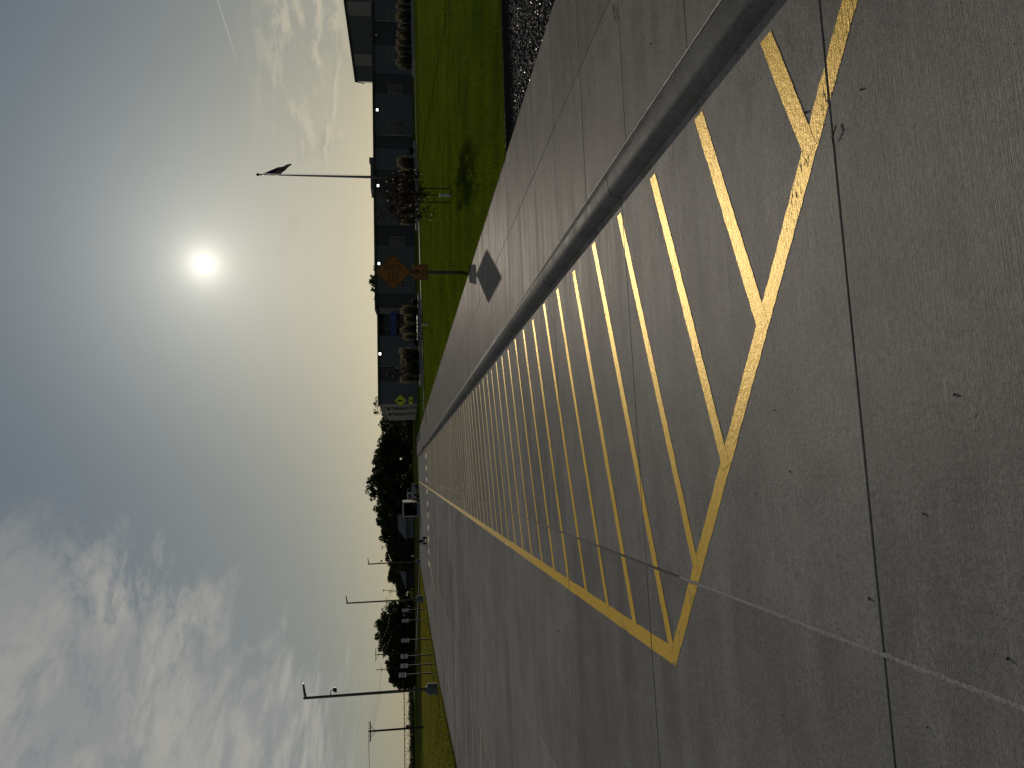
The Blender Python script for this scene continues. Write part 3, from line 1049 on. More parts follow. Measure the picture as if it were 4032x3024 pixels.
# ------------------------------------------------------------------ foliage helpers
def leaf_cloud(centers, rads, per, size, seed, flat=1.0):
    r = np.random.default_rng(seed)
    out_ = []
    for c, rad, n in zip(centers, rads, per):
        u = r.standard_normal((n, 3))
        u /= np.linalg.norm(u, axis=1)[:, None]
        p = np.asarray(c) + u * (rad * (0.35 + 0.65 * r.random((n, 1)) ** 0.6)) * np.array([1, 1, flat])
        sz = size * (0.6 + 0.8 * r.random((n, 1)))
        a = r.standard_normal((n, 3))
        a /= np.linalg.norm(a, axis=1)[:, None]
        b_ = np.cross(a, r.standard_normal((n, 3)))
        b_ /= np.linalg.norm(b_, axis=1)[:, None]
        q = np.stack([p - a * sz * 0.6, p + b_ * sz * 0.34, p + a * sz * 0.6, p - b_ * sz * 0.34], 1)
        out_.append(q.reshape(-1, 3))
    return np.concatenate(out_)


def crown_clusters(h, r_, low, n, seed, lobes=5):
    """cluster centres filling an uneven crown of several lobes"""
    r = np.random.default_rng(seed)
    cs, rs = [], []
    zc = (h + low) / 2
    lob = [(0, 0, low + (h - low) * 0.62, r_ * 0.72, (h - low) * 0.40)]
    for k in range(lobes):
        a = 2 * math.pi * (k + r.random() * 0.7) / lobes
        lob.append((math.cos(a) * r_ * 0.52, math.sin(a) * r_ * 0.52, low + (h - low) * (0.30 + 0.42 * r.random()), r_ * (0.42 + 0.2 * r.random()), (h - low) * (0.24 + 0.12 * r.random())))
    for i in range(n):
        l = lob[r.integers(len(lob))] if r.random() > 0.25 else lob[0]
        u = r.standard_normal(3)
        u /= np.linalg.norm(u)
        k = 0.45 + 0.62 * r.random() ** 0.5
        cs.append((l[0] + u[0] * l[3] * k, l[1] + u[1] * l[3] * k, l[2] + u[2] * l[4] * k))
        rs.append(r_ * (0.13 + 0.14 * r.random()))
    return cs, rs


def tree(name, loc, h, r_, low, label, seed, mat='tree_leaf', ncl=70, per=60, leaf=0.42, trunk=0.22, group=None, sparse=1.0, cat='tree'):
    t = thing(name, loc, label, cat, group)
    r = np.random.default_rng(seed)
    b = MB()
    top = low + (h - low) * 0.6
    b.tube([(0, 0, -0.1), (r.normal() * .08, r.normal() * .08, low), (r.normal() * .15, r.normal() * .15, top)], [trunk, trunk * 0.72, trunk * 0.28], 7)
    cs, rs = crown_clusters(h, r_, low, ncl, seed)
    for k in range(7):
        c = cs[k * (len(cs) // 8)]
        z0 = low + (top - low) * (0.1 + 0.11 * k)
        b.tube([(0, 0, z0), (c[0] * 0.5, c[1] * 0.5, z0 * 0.45 + c[2] * 0.55), c], [trunk * 0.38, trunk * 0.22, trunk * 0.08], 5)
    b.build('trunk', 'bark', t)
    n = [max(6, int(per * sparse * (0.6 + 0.8 * r.random()))) for _ in cs]
    link('crown', npmesh('crown', leaf_cloud(cs, rs, n, leaf, seed + 1, 0.85), 4, mat), t)
    return t


far_trees = [
    (23, 240, 8.6, 6.0, 'low dark broadleaf tree showing past the end of the metal building'),
    (16.5, 238, 9.2, 5.5, 'dark rounded tree standing just left of the metal building end'),
    (10.5, 244, 9.8, 5.2, 'dark tree with a small knob of foliage above the wood edge'),
    (5.2, 236, 11.0, 5.2, 'dark broadleaf tree between the knobbed tree and the tallest tree'),
    (0.5, 246, 12.0, 5.2, 'dark shouldered tree directly right of the tallest tree'),
    (-4.6, 236, 13.0, 5.8, 'tallest dark broadleaf tree, rising behind the white pickup truck'),
    (-10.3, 242, 11.4, 5.0, 'dark tree with airy top rising behind the open cargo trailer'),
    (-15.2, 250, 10.4, 4.8, 'dark tree rising behind the roof of the blue-grey garage'),
    (-19.2, 244, 9.6, 4.2, 'dark tree beside the left end of the blue-grey garage'),
    (-23.4, 240, 7.6, 3.8, 'shorter dark tree sloping down at the end of the wood'),
    (-27.0, 246, 5.0, 2.8, 'low dark bush where the wood ends near the far light pole'),
]
for i, (x, y, h, r_, lab) in enumerate(far_trees):
    tree('broadleaf_tree', (x, y, GROUND_Z), h, r_ * 1.12, 0.3, lab, 100 + i, ncl=120, per=80, leaf=0.6, group='trees along the wood edge')
for i, (x, y, h, r_, low, lab) in enumerate([
        (-33.5, 275, 7.6, 3.6, 2.5, 'domed tree behind the dark hip-roofed shed'),
        (-37.5, 272, 5.6, 3.4, 0.6, 'airy dark tree at the left end of the dark shed'),
        (-41.0, 238, 7.2, 3.2, 0.3, 'dark tree just behind the plain light pole without a camera'),
        (-45.0, 232, 10.4, 4.4, 0.4, 'tallest tree of the clump behind the wheelchair parking signs'),
        (-49.3, 236, 10.0, 4.2, 0.4, 'rounded dark tree beside the two-armed utility pole'),
        (-53.6, 232, 7.6, 3.6, 0.3, 'loose dark tree behind the reserved parking signs'),
        (-57.8, 230, 7.0, 2.6, 0.3, 'small ragged tree ending the clump towards the corn field')]):
    tree('broadleaf_tree', (x, y, GROUND_Z), h * 1.04, r_ * 1.3, low, lab, 140 + i, ncl=140, per=90, leaf=0.5, group='trees beyond the verge')
r = np.random.default_rng(66)
cs = [(-29 + 56 * r.random(), 231 + 5 * r.random(), 0.4 + 2.6 * r.random() ** 1.3) for _ in range(150)] + [(-60 + 21 * r.random(), 226 + 5 * r.random(), 0.2 + 1.6 * r.random()) for _ in range(60)] + [(8 + 18 * r.random(), 190 + 6 * r.random(), 0.3 + 1.4 * r.random()) for _ in range(40)]
stuff(tag(link('undergrowth', npmesh('undergrowth', leaf_cloud(cs, [1.5] * 250, [90] * 250, 0.45, 67), 4, 'shrub_leaf')), 'dark undergrowth filling the foot of the wood edge', 'undergrowth'))
tree('broadleaf_tree', (36.5, 150, 0), 8.6, 3.2, 3.0, 'tree top peeking over the roof edge of the metal building', 171, ncl=46, per=30, leaf=0.42)
tree('broadleaf_tree', (12.4, 165, 0), 7.6, 4.2, 0.6, 'thin-leaved tree behind the end wall of the metal building', 172, ncl=60, per=40, leaf=0.4, sparse=0.6)
tree('broadleaf_tree', (17.5, 175, 0), 8.2, 4.0, 0.6, 'thin-leaved tree hidden behind the metal building roof corner', 173, ncl=50, per=34, leaf=0.4, sparse=0.6)


def staked_tree(loc, h, r_, low, label, seed, ncl, per, leaf, mat, guard=True, stakes=((-0.24, 0.02), (0.23, -0.03)), trunk=0.022, sh=1.15):
    t = thing('staked_tree', loc, label, 'tree', 'young staked trees on the lawn')
    r = np.random.default_rng(seed)
    b = MB()
    top = low + (h - low) * 0.75
    b.tube([(0, 0, -0.05), (0.01, 0, low), (-0.03, 0.02, top)], [trunk, trunk * .8, trunk * .3], 7)
    cs, rs = crown_clusters(h, r_, low, ncl, seed)
    for k in range(14):
        c = cs[k * (len(cs) // 15)]
        z0 = low * 0.85 + (top - low) * (0.06 * k)
        b.tube([(0, 0, z0), (c[0] * 0.5, c[1] * 0.5, z0 * 0.5 + c[2] * 0.5), c], [trunk * 0.35, trunk * 0.22, trunk * 0.1], 4)
    b.build('trunk', 'bark', t)
    n = [max(2, int(per * (0.5 + r.random()))) for _ in cs]
    link('crown', npmesh('crown', leaf_cloud(cs, rs, n, leaf, seed + 1), 4, mat), t)
    for (x, y) in stakes:
        MB().tube([(x, y, -0.05), (x * 1.03, y, sh)], 0.022, 6).build('stake', 'stake', t)
        MB().tube([(x, y, sh - 0.12), (x * 0.5, y * 0.5, sh - 0.16), (0, 0, sh - 0.12)], 0.006, 4).build('tie', 'stake', t)
    if guard:
        MB().tube([(0, 0, -0.01), (0.003, 0, 0.40)], [0.055, 0.045], 8).build('trunk_guard', 'guard_white', t)
    return t


staked_tree((9.48, 25.75, LAWN_Z), 2.55, 1.02, 0.62, 'young staked tree with dark reddish crown and white trunk guard on the lawn', 201, 75, 34, 0.075, 'red_leaf')
staked_tree((10.1, 52.6, LAWN_Z), 3.2, 0.8, 1.0, 'thin almost bare sapling between stakes on the lawn before the bench', 203, 24, 5, 0.07, 'red_leaf', trunk=0.03)
staked_tree((9.35, 72.4, LAWN_Z), 3.2, 0.7, 0.9, 'dark sapling at the end of the planting bed near the pedestrian sign', 205, 34, 16, 0.10, 'red_leaf', guard=False)

# ------------------------------------------------------------------ planting beds: kerbs, clipped shrubs, tall reed grass
def reed_mesh(seed):
    r = np.random.default_rng(seed)
    n = 300
    a = r.random(n) * 2 * np.pi
    rad = 0.22 * np.sqrt(r.random(n))
    lean = 0.03 + 0.30 * r.random(n) ** 1.8
    h = 0.95 + 0.85 * r.random(n) ** 1.2
    bx_, by_ = np.cos(a) * rad, np.sin(a) * rad
    la = a + r.normal(0, 0.7, n)
    tx, ty = bx_ + np.cos(la) * lean, by_ + np.sin(la) * lean
    w = 0.011
    sd = r.random(n) * 2 * np.pi
    ox, oy = np.cos(sd) * w, np.sin(sd) * w
    v = np.zeros((n, 4, 3))
    v[:, 0] = np.stack([bx_ - ox, by_ - oy, np.zeros(n)], 1)
    v[:, 1] = np.stack([bx_ + ox, by_ + oy, np.zeros(n)], 1)
    v[:, 2] = np.stack([tx + ox * .6, ty + oy * .6, h], 1)
    v[:, 3] = np.stack([tx - ox * .6, ty - oy * .6, h], 1)
    k = r.random(n) < 0.62
    m_ = k.sum()
    pv = np.zeros((m_, 4, 3))
    d_ = np.stack([(tx - bx_)[k] * 0.25, (ty - by_)[k] * 0.25, np.full(m_, 0.30)], 1)
    p0 = np.stack([tx[k], ty[k], h[k] - 0.12], 1)
    oo = np.stack([ox[k], oy[k], np.zeros(m_)], 1) * 2.4
    pv[:, 0], pv[:, 1], pv[:, 2], pv[:, 3] = p0, p0 + d_ * .5 + oo, p0 + d_, p0 + d_ * .5 - oo
    return npmesh('blades', v.reshape(-1, 3), 4, 'reed_blade'), npmesh('plumes', pv.reshape(-1, 3), 4, 'reed_plume')


def shrub_mesh(seed):
    r = np.random.default_rng(seed)
    cs = [(0.30 * math.cos(q) * (0.3 + 0.7 * r.random()), 0.30 * math.sin(q) * (0.3 + 0.7 * r.random()), 0.36 + 0.26 * r.random()) for q in np.linspace(0, 6.2, 26)] + [(0, 0, 0.3)] * 4
    return npmesh('foliage', leaf_cloud(cs, [0.19] * 26 + [0.34] * 4, [42] * 26 + [120] * 4, 0.075, seed), 4, 'shrub_leaf')


reeds = [reed_mesh(300 + i) for i in range(3)]
shrubs = [shrub_mesh(320 + i) for i in range(3)]
stemm = MB().tube([(0, 0, -0.05), (0, 0, 0.35)], 0.03, 6).mesh('stem', 'bark')
beds = [((9.1, 71.6), (17.3, 73.7), 6, 'planting bed in front of the blue entrance'),
        ((27.2, 78.2), (36.4, 82.2), 6, 'planting bed behind the reddish staked tree'),
        ((47.4, 85.2), (62, 85.6), 8, 'long planting bed nearest the tall hall')]
for bi, (a, b_, n, where) in enumerate(beds):
    A, B_ = Vector((*a, 0)), Vector((*b_, 0))
    t = (B_ - A).normalized()
    nrm = Vector((-t.y, t.x, 0))
    ang_ = math.atan2(t.y, t.x)
    L = (B_ - A).length
    bed = thing('planter_kerb', (A + B_) / 2 + Vector((0, 0, LAWN_Z)), 'raised blue-grey concrete kerb round the ' + where, 'kerb', rz=ang_)
    MB().box((0, 0, 0.12), (L, 0.18, 0.30), bev=0.015).build('front_kerb', 'bed_kerb', bed)
    MB().box((0, 3.2, 0.12), (L, 0.18, 0.30), bev=0.015).build('back_kerb', 'bed_kerb', bed)
    for sx in (-1, 1):
        MB().box((sx * (L / 2 - 0.09), 1.6, 0.118), (0.176, 3.015, 0.29), bev=0.015).build('end_kerb', 'bed_kerb', bed)
    MB().box((0, 1.6, 0.10), (L - 0.37, 3.0, 0.2)).build('soil', 'soil', bed)
    for k in range(n):
        p = A + t * (L * (k + 0.5) / n) + nrm * (0.62 + random.uniform(-.12, .12))
        endw = {0: 'dark shrub at the sign end of the ', n - 1: 'dark shrub at the hall end of the '}.get(k, 'dark rounded shrub inside the ')
        o = thing('clipped_shrub', (p.x, p.y, LAWN_Z + 0.19), endw + where, 'shrub', 'shrubs in the ' + where, rz=random.random() * 6)
        link('foliage', shrubs[k % 3], o)
        link('stem', stemm, o)
        q = random.uniform(0.7, 1.15)
        o.scale = (q * 1.15, q * 1.15, q)
    for k in range(int(n * 2.8)):
        p = A + t * (L * (k + 0.5) / (n * 2.8)) + nrm * (1.9 + random.uniform(-.3, .5))
        if bi == 0 and 0.42 < (k + .5) / (n * 2.8) < 0.56:
            continue
        o = thing('reed_clump', (p.x, p.y, LAWN_Z + 0.19), 'tall tan feathery reed grass in the ' + where, 'grass clump', 'reed grass in the ' + where, rz=random.random() * 6)
        stuff(link('blades', reeds[k % 3][0], o))
        stuff(link('plumes', reeds[k % 3][1], o))
        q = random.uniform(0.74, 1.08)
        o.scale = (q * 0.85, q * 0.85, q)

# bench in front of the entrance bed
t = thing('bench', (12.95, 68.9, LAWN_Z), 'low backless bench with pale top in front of the entrance planting bed', 'bench', rz=R_(-17))
for k in range(3):
    MB().box((0, -0.15 + 0.15 * k, 0.46), (2.2, 0.13, 0.05), bev=0.006).build('slat', 'galvanized', t)
for sx in (-1, 1):
    MB().box((sx * 0.98, 0, 0.215), (0.10, 0.40, 0.43), bev=0.01).build('leg', 'dark_metal', t)

# ------------------------------------------------------------------ flagpole and flag
FP = (29.6, 75.6)
FH = 15.55
t = thing('flagpole', (*FP, LAWN_Z), 'tall tapered flagpole with ball top on the lawn before the metal building', 'flagpole')
MB().tube([(0, 0, 0), (0, 0, FH * 0.35), (0, 0, FH - 0.15)], [0.135, 0.125, 0.05], 12).build('pole', 'pole_silver', t, smooth=True)
MB().tube([(0, 0, 0), (0, 0, 0.14)], [0.26, 0.2], 12).build('base_collar', 'pole_silver', t)
MB().sphere((0, 0, FH + 0.14), 0.15).build('ball', 'gold_ball', t, smooth=True)
MB().tube([(0, 0, FH - 0.2), (0, 0, FH + 0.02)], [0.09, 0.07], 8).build('truck_cap', 'dark_metal', t)
MB().tube([(0.10, -0.06, FH - 0.2), (0.17, -0.12, FH * 0.5), (0.16, -0.12, 1.4)], 0.008, 4).build('halyard', 'wire', t)
MB().box((0.14, -0.1, 1.35), (0.05, 0.1, 0.18)).build('cleat', 'dark_metal', t)
b = MB()
NU, NV = 30, 26
hoist, top = 1.75, FH - 0.32
for i in range(NU + 1):
    u = i / NU
    for j in range(NV + 1):
        v = j / NV
        x0, z0 = 0.10, top - v * hoist
        # cloth falls from the hoist, lower corner swung out to one side
        tx = 0.10 + 1.02 * u ** 0.9 * (0.97 + 0.12 * math.sin(v * 3.0)) - 0.10 * v * u
        tz = -2.28 * u * (1 - v) - 0.95 * u * v - 0.25 * math.sin(math.pi * v) * u
        wv = 0.10 * math.sin(9 * u + 4.0 * v) * u ** 0.5 + 0.05 * math.sin(17 * u - 5 * v) * u
        b.v.append((tx, wv, z0 + tz))
for i in range(NU):
    for j in range(NV):
        b.f.append((i * (NV + 1) + j, (i + 1) * (NV + 1) + j, (i + 1) * (NV + 1) + j + 1, i * (NV + 1) + j + 1))
        st = j * 13 // NV
        b.mi.append(2 if (i / NU < 0.40 and st < 7) else (0 if st % 2 == 0 else 1))
fl = b.build('flag', ['flag_red', 'flag_white', 'flag_blue'], smooth=True)
fl.location = (*FP, LAWN_Z)
tag(fl, 'limp striped red, white and blue flag drooping from the top of the flagpole', 'flag')

# ------------------------------------------------------------------ the long metal building
BY = 106.0
bld = thing('metal_building', (38, BY, 0.1), 'long low dark blue-grey metal-clad building with flat roof line and lit wall lamps', 'building')
BX = 38.0


def bp(b, name, mat, parent=None):
    o = b.build(name, mat, parent or bld)
    return o


def fbox(x0, x1, y0, y1, z0, z1, bev=0.0):
    return MB().box(((x0 + x1) / 2 - BX, (y0 + y1) / 2 - BY, (z0 + z1) / 2 - 0.1), (x1 - x0, y1 - y0, z1 - z0), bev=bev)


bp(fbox(22.2, 76, 106.5, 120, 0.0, 5.2), 'core', 'wall_dark')
bp(fbox(9.6, 22.2, 106.5, 138, 0.0, 4.45), 'core', 'wall_dark')
sections = [(9.37, 12.55, 'L'), (12.55, 14.63, 'D'), (14.63, 18.87, 'L'), (18.87, 21.94, 'E'), (21.94, 22.76, 'W'), (22.76, 24.74, 'D'), (24.74, 31.58, 'L'),
            (31.58, 34.59, 'D'), (34.59, 39.6, 'L'), (39.6, 42.6, 'D'), (42.6, 45.77, 'L'), (45.77, 47.77, 'D'), (47.77, 53.92, 'L'), (53.92, 56.95, 'D'), (56.95, 61.27, 'L'), (61.27, 65.05, 'D'), (65.05, 76, 'L')]
mm_ = {'L': 'wall_light', 'D': 'wall_dark', 'W': 'wall_warm', 'E': 'wall_dark'}
seam = MB()
for (x0, x1, k) in sections:
    ytop = 5.45 if x0 > 22.7 else 5.2
    yf = BY + (1.2 if k == 'E' else (0.06 if k == 'D' else 0.0))
    bp(fbox(x0 + 0.004, x1 - 0.004, yf, yf + 0.5, 0.0, ytop - (0.004 if k == 'D' else 0)), 'wall_panel', mm_[k])
    nse = max(1, int((x1 - x0) / 1.05))
    for q in range(1, nse):
        xs_ = x0 + (x1 - x0) * q / nse
        bp(fbox(xs_ - 0.012, xs_ + 0.012, yf - 0.018, yf + 0.01, 0.06, ytop - 0.1), 'panel_seam', mm_[k])
bp(fbox(22.5, 76, 105.82, 106.6, 5.44, 5.72), 'roof_trim', 'roof_trim')
bp(fbox(9.2, 22.6, 105.84, 106.6, 5.19, 5.42), 'roof_trim', 'roof_trim')
bp(fbox(9.3, 22.4, 106.6, 138, 5.0, 5.3), 'roof', 'roof_trim')
bp(fbox(22.5, 76, 106.62, 120.5, 5.3, 5.6), 'roof', 'roof_trim')
sl_ = MB().prism([(22.35 - BX, 105.7 - BY, 5.60), (23.0 - BX, 105.7 - BY, 5.60), (21.6 - BX, 105.7 - BY, 5.18), (21.3 - BX, 105.7 - BY, 5.18)], (0, 0.5, 0))
sl_.build('roof_step', 'hall_light', bld)
# end wall facing the trees, falling eave
ew = MB().prism([(9.36 - BX, 0.52, 0.0 - 0.1), (9.36 - BX, 0.52, 5.2), (9.36 - BX, 33, 4.6), (9.36 - BX, 33, -0.1)], (0.2, 0, 0))
ew.build('end_wall', 'wall_warm', bld)
for (y0, y1, mt) in ((110.5, 114.5, 'wall_dark'), (122, 126, 'wall_dark')):
    bp(fbox(9.30, 9.358, y0, y1, 0.02, 4.8 - (y0 - 106) * 0.02), 'wall_panel', mt)
for y0 in (112.0, 123.5):
    w_ = bp(fbox(9.24, 9.299, y0, y0 + 2.2, 1.6, 3.6), 'window', 'window_frame')
    bp(fbox(9.235, 9.239, y0 + .1, y0 + 2.1, 1.7, 3.5), 'pane', 'window_glass', w_)
    lamp = bp(fbox(8.95, 9.30, y0 - 0.3, y0 + 0.1, 4.0, 4.25), 'wall_lamp', 'dark_metal')
    bp(fbox(8.97, 9.25, y0 - 0.28, y0 + 0.08, 3.985, 3.998), 'lens', 'galvanized', lamp)


def window(x0, x1, z0, z1, nx, nz, yf=BY):
    f = MB()
    fw = 0.07
    for (a, b_, c, d_) in ((x0, x1, z0, z0 + fw), (x0, x1, z1 - fw, z1), (x0, x0 + fw, z0 + fw, z1 - fw), (x1 - fw, x1, z0 + fw, z1 - fw)):
        f.box(((a + b_) / 2 - BX, yf - 0.03 - BY, (c + d_) / 2 - 0.1), (b_ - a, 0.10, d_ - c))
    w_ = f.build('window', 'window_frame', bld)
    for i in range(1, nx):
        x = x0 + (x1 - x0) * i / nx
        bp(fbox(x - 0.02, x + 0.02, yf - 0.06, yf - 0.02, z0 + fw, z1 - fw), 'mullion', 'window_frame', w_)
    for i in range(1, nz):
        z = z1 - (z1 - z0) * (0.36 if nz == 2 else i / nz)
        bp(fbox(x0 + fw, x1 - fw, yf - 0.058, yf - 0.022, z - 0.02, z + 0.02), 'mullion', 'window_frame', w_)
    for i in range(nx):
        for j in range(nz):
            zs = [z1, z1 - (z1 - z0) * (0.36 if nz == 2 else 0.5), z0] if nz == 2 else [z1, z0]
            xa_, xb_ = x0 + (x1 - x0) * i / nx + 0.03, x0 + (x1 - x0) * (i + 1) / nx - 0.03
            bp(fbox(xa_, xb_, yf - 0.016, yf - 0.006, zs[j + 1] + 0.03, zs[j] - 0.03), 'pane', 'window_glass', w_)


for (x0, x1, nx) in ((25.6, 26.7, 2), (26.9, 27.9, 2), (36.8, 39.05, 2), (47.8, 49.9, 2), (59.0, 60.9, 2), (65.2, 66.6, 2)):
    window(x0, x1, 1.45, 3.5, nx, 2)
for (x0, x1) in ((31.64, 32.97), (53.97, 55.37)):
    window(x0, x1, 1.45, 3.5, 1, 2, BY + 0.06)
# recessed entrance with blue fascia and glazed door
bp(fbox(18.9, 22.1, 105.4, 107.1, 2.78, 3.55), 'entrance_fascia', 'canopy_blue')
bp(fbox(18.9, 19.05, 105.5, 107.0, 0.05, 2.78), 'entrance_post', 'wall_dark')
for (x0, x1) in ((19.3, 20.2), (20.24, 21.1)):
    dr = bp(fbox(x0, x1, 107.12, 107.17, 0.1, 2.5), 'door', 'window_frame')
    bp(fbox(x0 + .12, x1 - .12, 107.10, 107.115, 0.4, 2.35), 'pane', 'window_glass', dr)
    bp(fbox(x1 - .1 if x0 < 20 else x0 + .04, x1 - .04 if x0 < 20 else x0 + .1, 107.06, 107.10, 0.9, 1.3), 'handle', 'galvanized', dr)
for xx in (16.28, 28.96, 40.17, 51.33, 62.6):
    lamp = bp(fbox(xx - 0.24, xx + 0.24, 105.72, 105.99, 4.92, 5.22), 'wall_lamp', 'dark_metal')
    if xx < 60:
        bp(fbox(xx - 0.16, xx + 0.16, 105.70, 105.718, 4.94, 5.20), 'lens', 'lamp_lens', lamp)
    else:
        bp(fbox(xx - 0.16, xx + 0.16, 105.70, 105.718, 4.94, 5.20), 'lens', 'galvanized', lamp)
for xx in (14.6, 47.7, 64.9):
    bp(fbox(xx - 0.06, xx + 0.06, 105.86, 105.97, 0.05, 5.1), 'downspout', 'window_frame')
bp(fbox(42.1, 46.6, 112, 116, 5.6, 6.35), 'rooftop_unit', 'hall_wall')
bp(fbox(46.0, 46.7, 111.5, 112.5, 5.6, 6.5), 'rooftop_vent', 'hall_wall')
# handrail at the side door
t = thing('handrail', (25.6, 103.2, LAWN_Z), 'small grey steel handrail by the side door of the metal building', 'railing')
MB().tube([(-1.3, 0, 0), (-1.3, 0, 0.95), (0.4, 0, 0.95), (0.4, 0, 0)], 0.035, 6).build('rail', 'window_frame', t)
MB().tube([(-1.3, 0, 0.5), (0.4, 0, 0.5)], 0.025, 6).build('rail', 'window_frame', t)

# ------------------------------------------------------------------ taller hall behind it
hall = thing('hall', (68.2, 130.0, 0), 'taller dark gabled metal hall rising behind the long metal building', 'building', rz=R_(-27.2))
HW, HR = 48.0, 24.0
z_at = lambda x: 9.40 + min(x, HW - x) * 0.112
MB().prism([(0, 0, 0), (HW, 0, 0), (HW, 0, z_at(HW)), (HR, 0, z_at(HR)), (0, 0, z_at(0))], (0, 34, 0)).build('hall_body', 'hall_wall', hall)
for (x0, x1, mt) in ((0, 2.6, 'hall_wall'), (2.6, 4.4, 'hall_light'), (4.4, 10.4, 'hall_wall'), (10.4, 12.6, 'hall_light'), (12.6, 24, 'hall_wall')):
    MB().prism([(x0 + .01, -0.06, 0.1), (x1 - .01, -0.06, 0.1), (x1 - .01, -0.06, z_at(x1) - 0.2), (x0 + .01, -0.06, z_at(x0) - 0.2)], (0, 0.05, 0)).build('wall_panel', mt, hall)
MB().prism([(-0.15, -0.3, z_at(0) - 0.08), (HR, -0.3, z_at(HR) - 0.06), (HR, -0.3, z_at(HR) + .22), (-0.15, -0.3, z_at(0) + 0.2)], (0, 34.5, 0)).build('roof', 'roof_trim', hall)
MB().box((14.6, -1.6, 5.9), (6.0, 3, 1.3)).build('low_annex', 'hall_light', hall)
MB().box((10.4, -1.5, 6.0), (1.5, 0.8, 0.9)).build('rooftop_unit', 'roof_trim', hall)

# ------------------------------------------------------------------ parking lot light poles
def light_pole(loc, h, label, camera, base_r=0.36, base_h=0.76):
    t = thing('light_pole', loc, label, 'light pole', 'parking lot light poles')
    bb = MB().tube([(0, 0, -0.2), (0, 0, base_h - 0.03), (0, 0, base_h)], [base_r, base_r, base_r - 0.03], 20).build('concrete_base', 'base_concrete_dark', t)
    MB().box((0, 0, base_h + 0.05), (0.34, 0.34, 0.10), bev=0.01).build('base_cover', 'base_concrete_dark', t)
    lean = 0.08
    b = MB()
    b.tube([(0, 0, base_h + 0.05), (-lean * 0.3, 0, h)], [0.098, 0.082], 4).build('pole', 'bronze_metal', t)
    MB().box((0.12, 0, h - 0.12), (0.26, 0.12, 0.12), bev=0.01).build('arm', 'bronze_metal', t)
    hd = MB().prism([(0.16, -0.17, h - 0.14), (0.86, -0.17, h - 0.02), (0.86, -0.17, h + 0.04), (0.3, -0.17, h - 0.02), (0.16, -0.17, h - 0.04)], (0, 0.34, 0)).build('lamp_head', 'bronze_metal', t)
    if camera:
        zc = h - 1.75
        k = MB().tube([(0.06, 0, zc + 0.12), (0.30, 0, zc + 0.12), (0.34, 0, zc + 0.05), (0.34, 0, zc - 0.03)], 0.028, 6)
        k.build('camera_arm', 'bronze_metal', t)
        MB().sphere((0.36, 0, zc - 0.14), 0.15, 10, 8, (1, 1, 0.85)).build('camera_dome', 'dark_metal', t, smooth=True)
        MB().tube([(0.2, -0.02, zc - 0.22), (0.5, -0.05, zc - 0.2)], 0.06, 8).build('camera_body', 'dark_metal', t)
    return t


light_pole((-13.6, 50.6, -0.1), 8.36, 'dark light pole with camera dome on a round concrete base, opposite the last hatch bars', True)
light_pole((-14.85, 93.5, -0.1), 9.0, 'dark light pole without a camera, on a concrete base past the wheelchair signs', False, 0.40, 0.85)
light_pole((-12.85, 114.3, -0.12), 7.5, 'distant dark light pole with camera dome beside the side road', True, 0.30, 0.6)

# ------------------------------------------------------------------ parking signs on posts
def parking_sign(y, kind, label, h=2.5):
    t = thing('parking_sign', (-13.95, y, -0.05), label, 'sign', 'parking signs on black posts')
    MB().tube([(0, 0.03, -0.1), (0.0, 0.03, 1.9)], 0.05, 6).build('post', 'stake', t)
    MB().box((0, 0.03, 2.0), (0.04, 0.03, 1.0)).build('sign_rail', 'post_steel', t)
    if kind == 'access':
        f = plate(shift(rounded([(-0.15, 0.24), (0.15, 0.24), (0.15, -0.22), (-0.15, -0.22)], 0.02), h - 0.28), 0, 0.004, 'sign_face', 'sign_white', t)
        plate(shift([(-0.10, 0.09), (0.10, 0.09), (0.10, -0.11), (-0.10, -0.11)], h - 0.30), -0.003, 0.002, 'symbol_panel', 'sign_blue', f)
        wr = [(0.055 * math.cos(a), 0.055 * math.sin(a)) for a in np.linspace(0, 2 * math.pi, 17)[:-1]]
        wi = [(p[0] * .72, p[1] * .72) for p in wr]
        ring_plate(shift(wr, h - 0.345), shift(wi, h - 0.345), -0.006, 0.002, 'wheelchair_symbol', 'sign_white', f)
        MB().box((-0.005, -0.0055, h - 0.265), (0.018, 0.002, 0.09)).box((0.02, -0.0057, h - 0.305), (0.06, 0.002, 0.016)).box((-0.005, -0.0059, h - 0.205), (0.03, 0.002, 0.03)).build('wheelchair_symbol', 'sign_white', f)
        lettering('RESERVED', 0.05, 0, h - 0.085, -0.003, 'sign_green', f)
        lettering('PARKING', 0.05, 0, h - 0.14, -0.003, 'sign_green', f)
        p2 = plate(shift(rounded([(-0.15, 0.07), (0.15, 0.07), (0.15, -0.07), (-0.15, -0.07)], 0.015), h - 0.60), 0, 0.004, 'lower_plate', 'sign_white', t)
        lettering('VAN', 0.06, 0, h - 0.60, -0.003, 'sign_green', p2)
    else:
        f = plate(shift(rounded([(-0.15, 0.25), (0.15, 0.25), (0.15, -0.25), (-0.15, -0.25)], 0.02), h - 0.27), 0, 0.004, 'sign_face', 'sign_white', t)
        for k in range(2):
            plate(shift([(-0.125, 0.035), (0.125, 0.035), (0.125, -0.035), (-0.125, -0.035)], h - 0.20 - 0.15 * k), -0.003, 0.002, 'text_band', 'barn_roof', f)


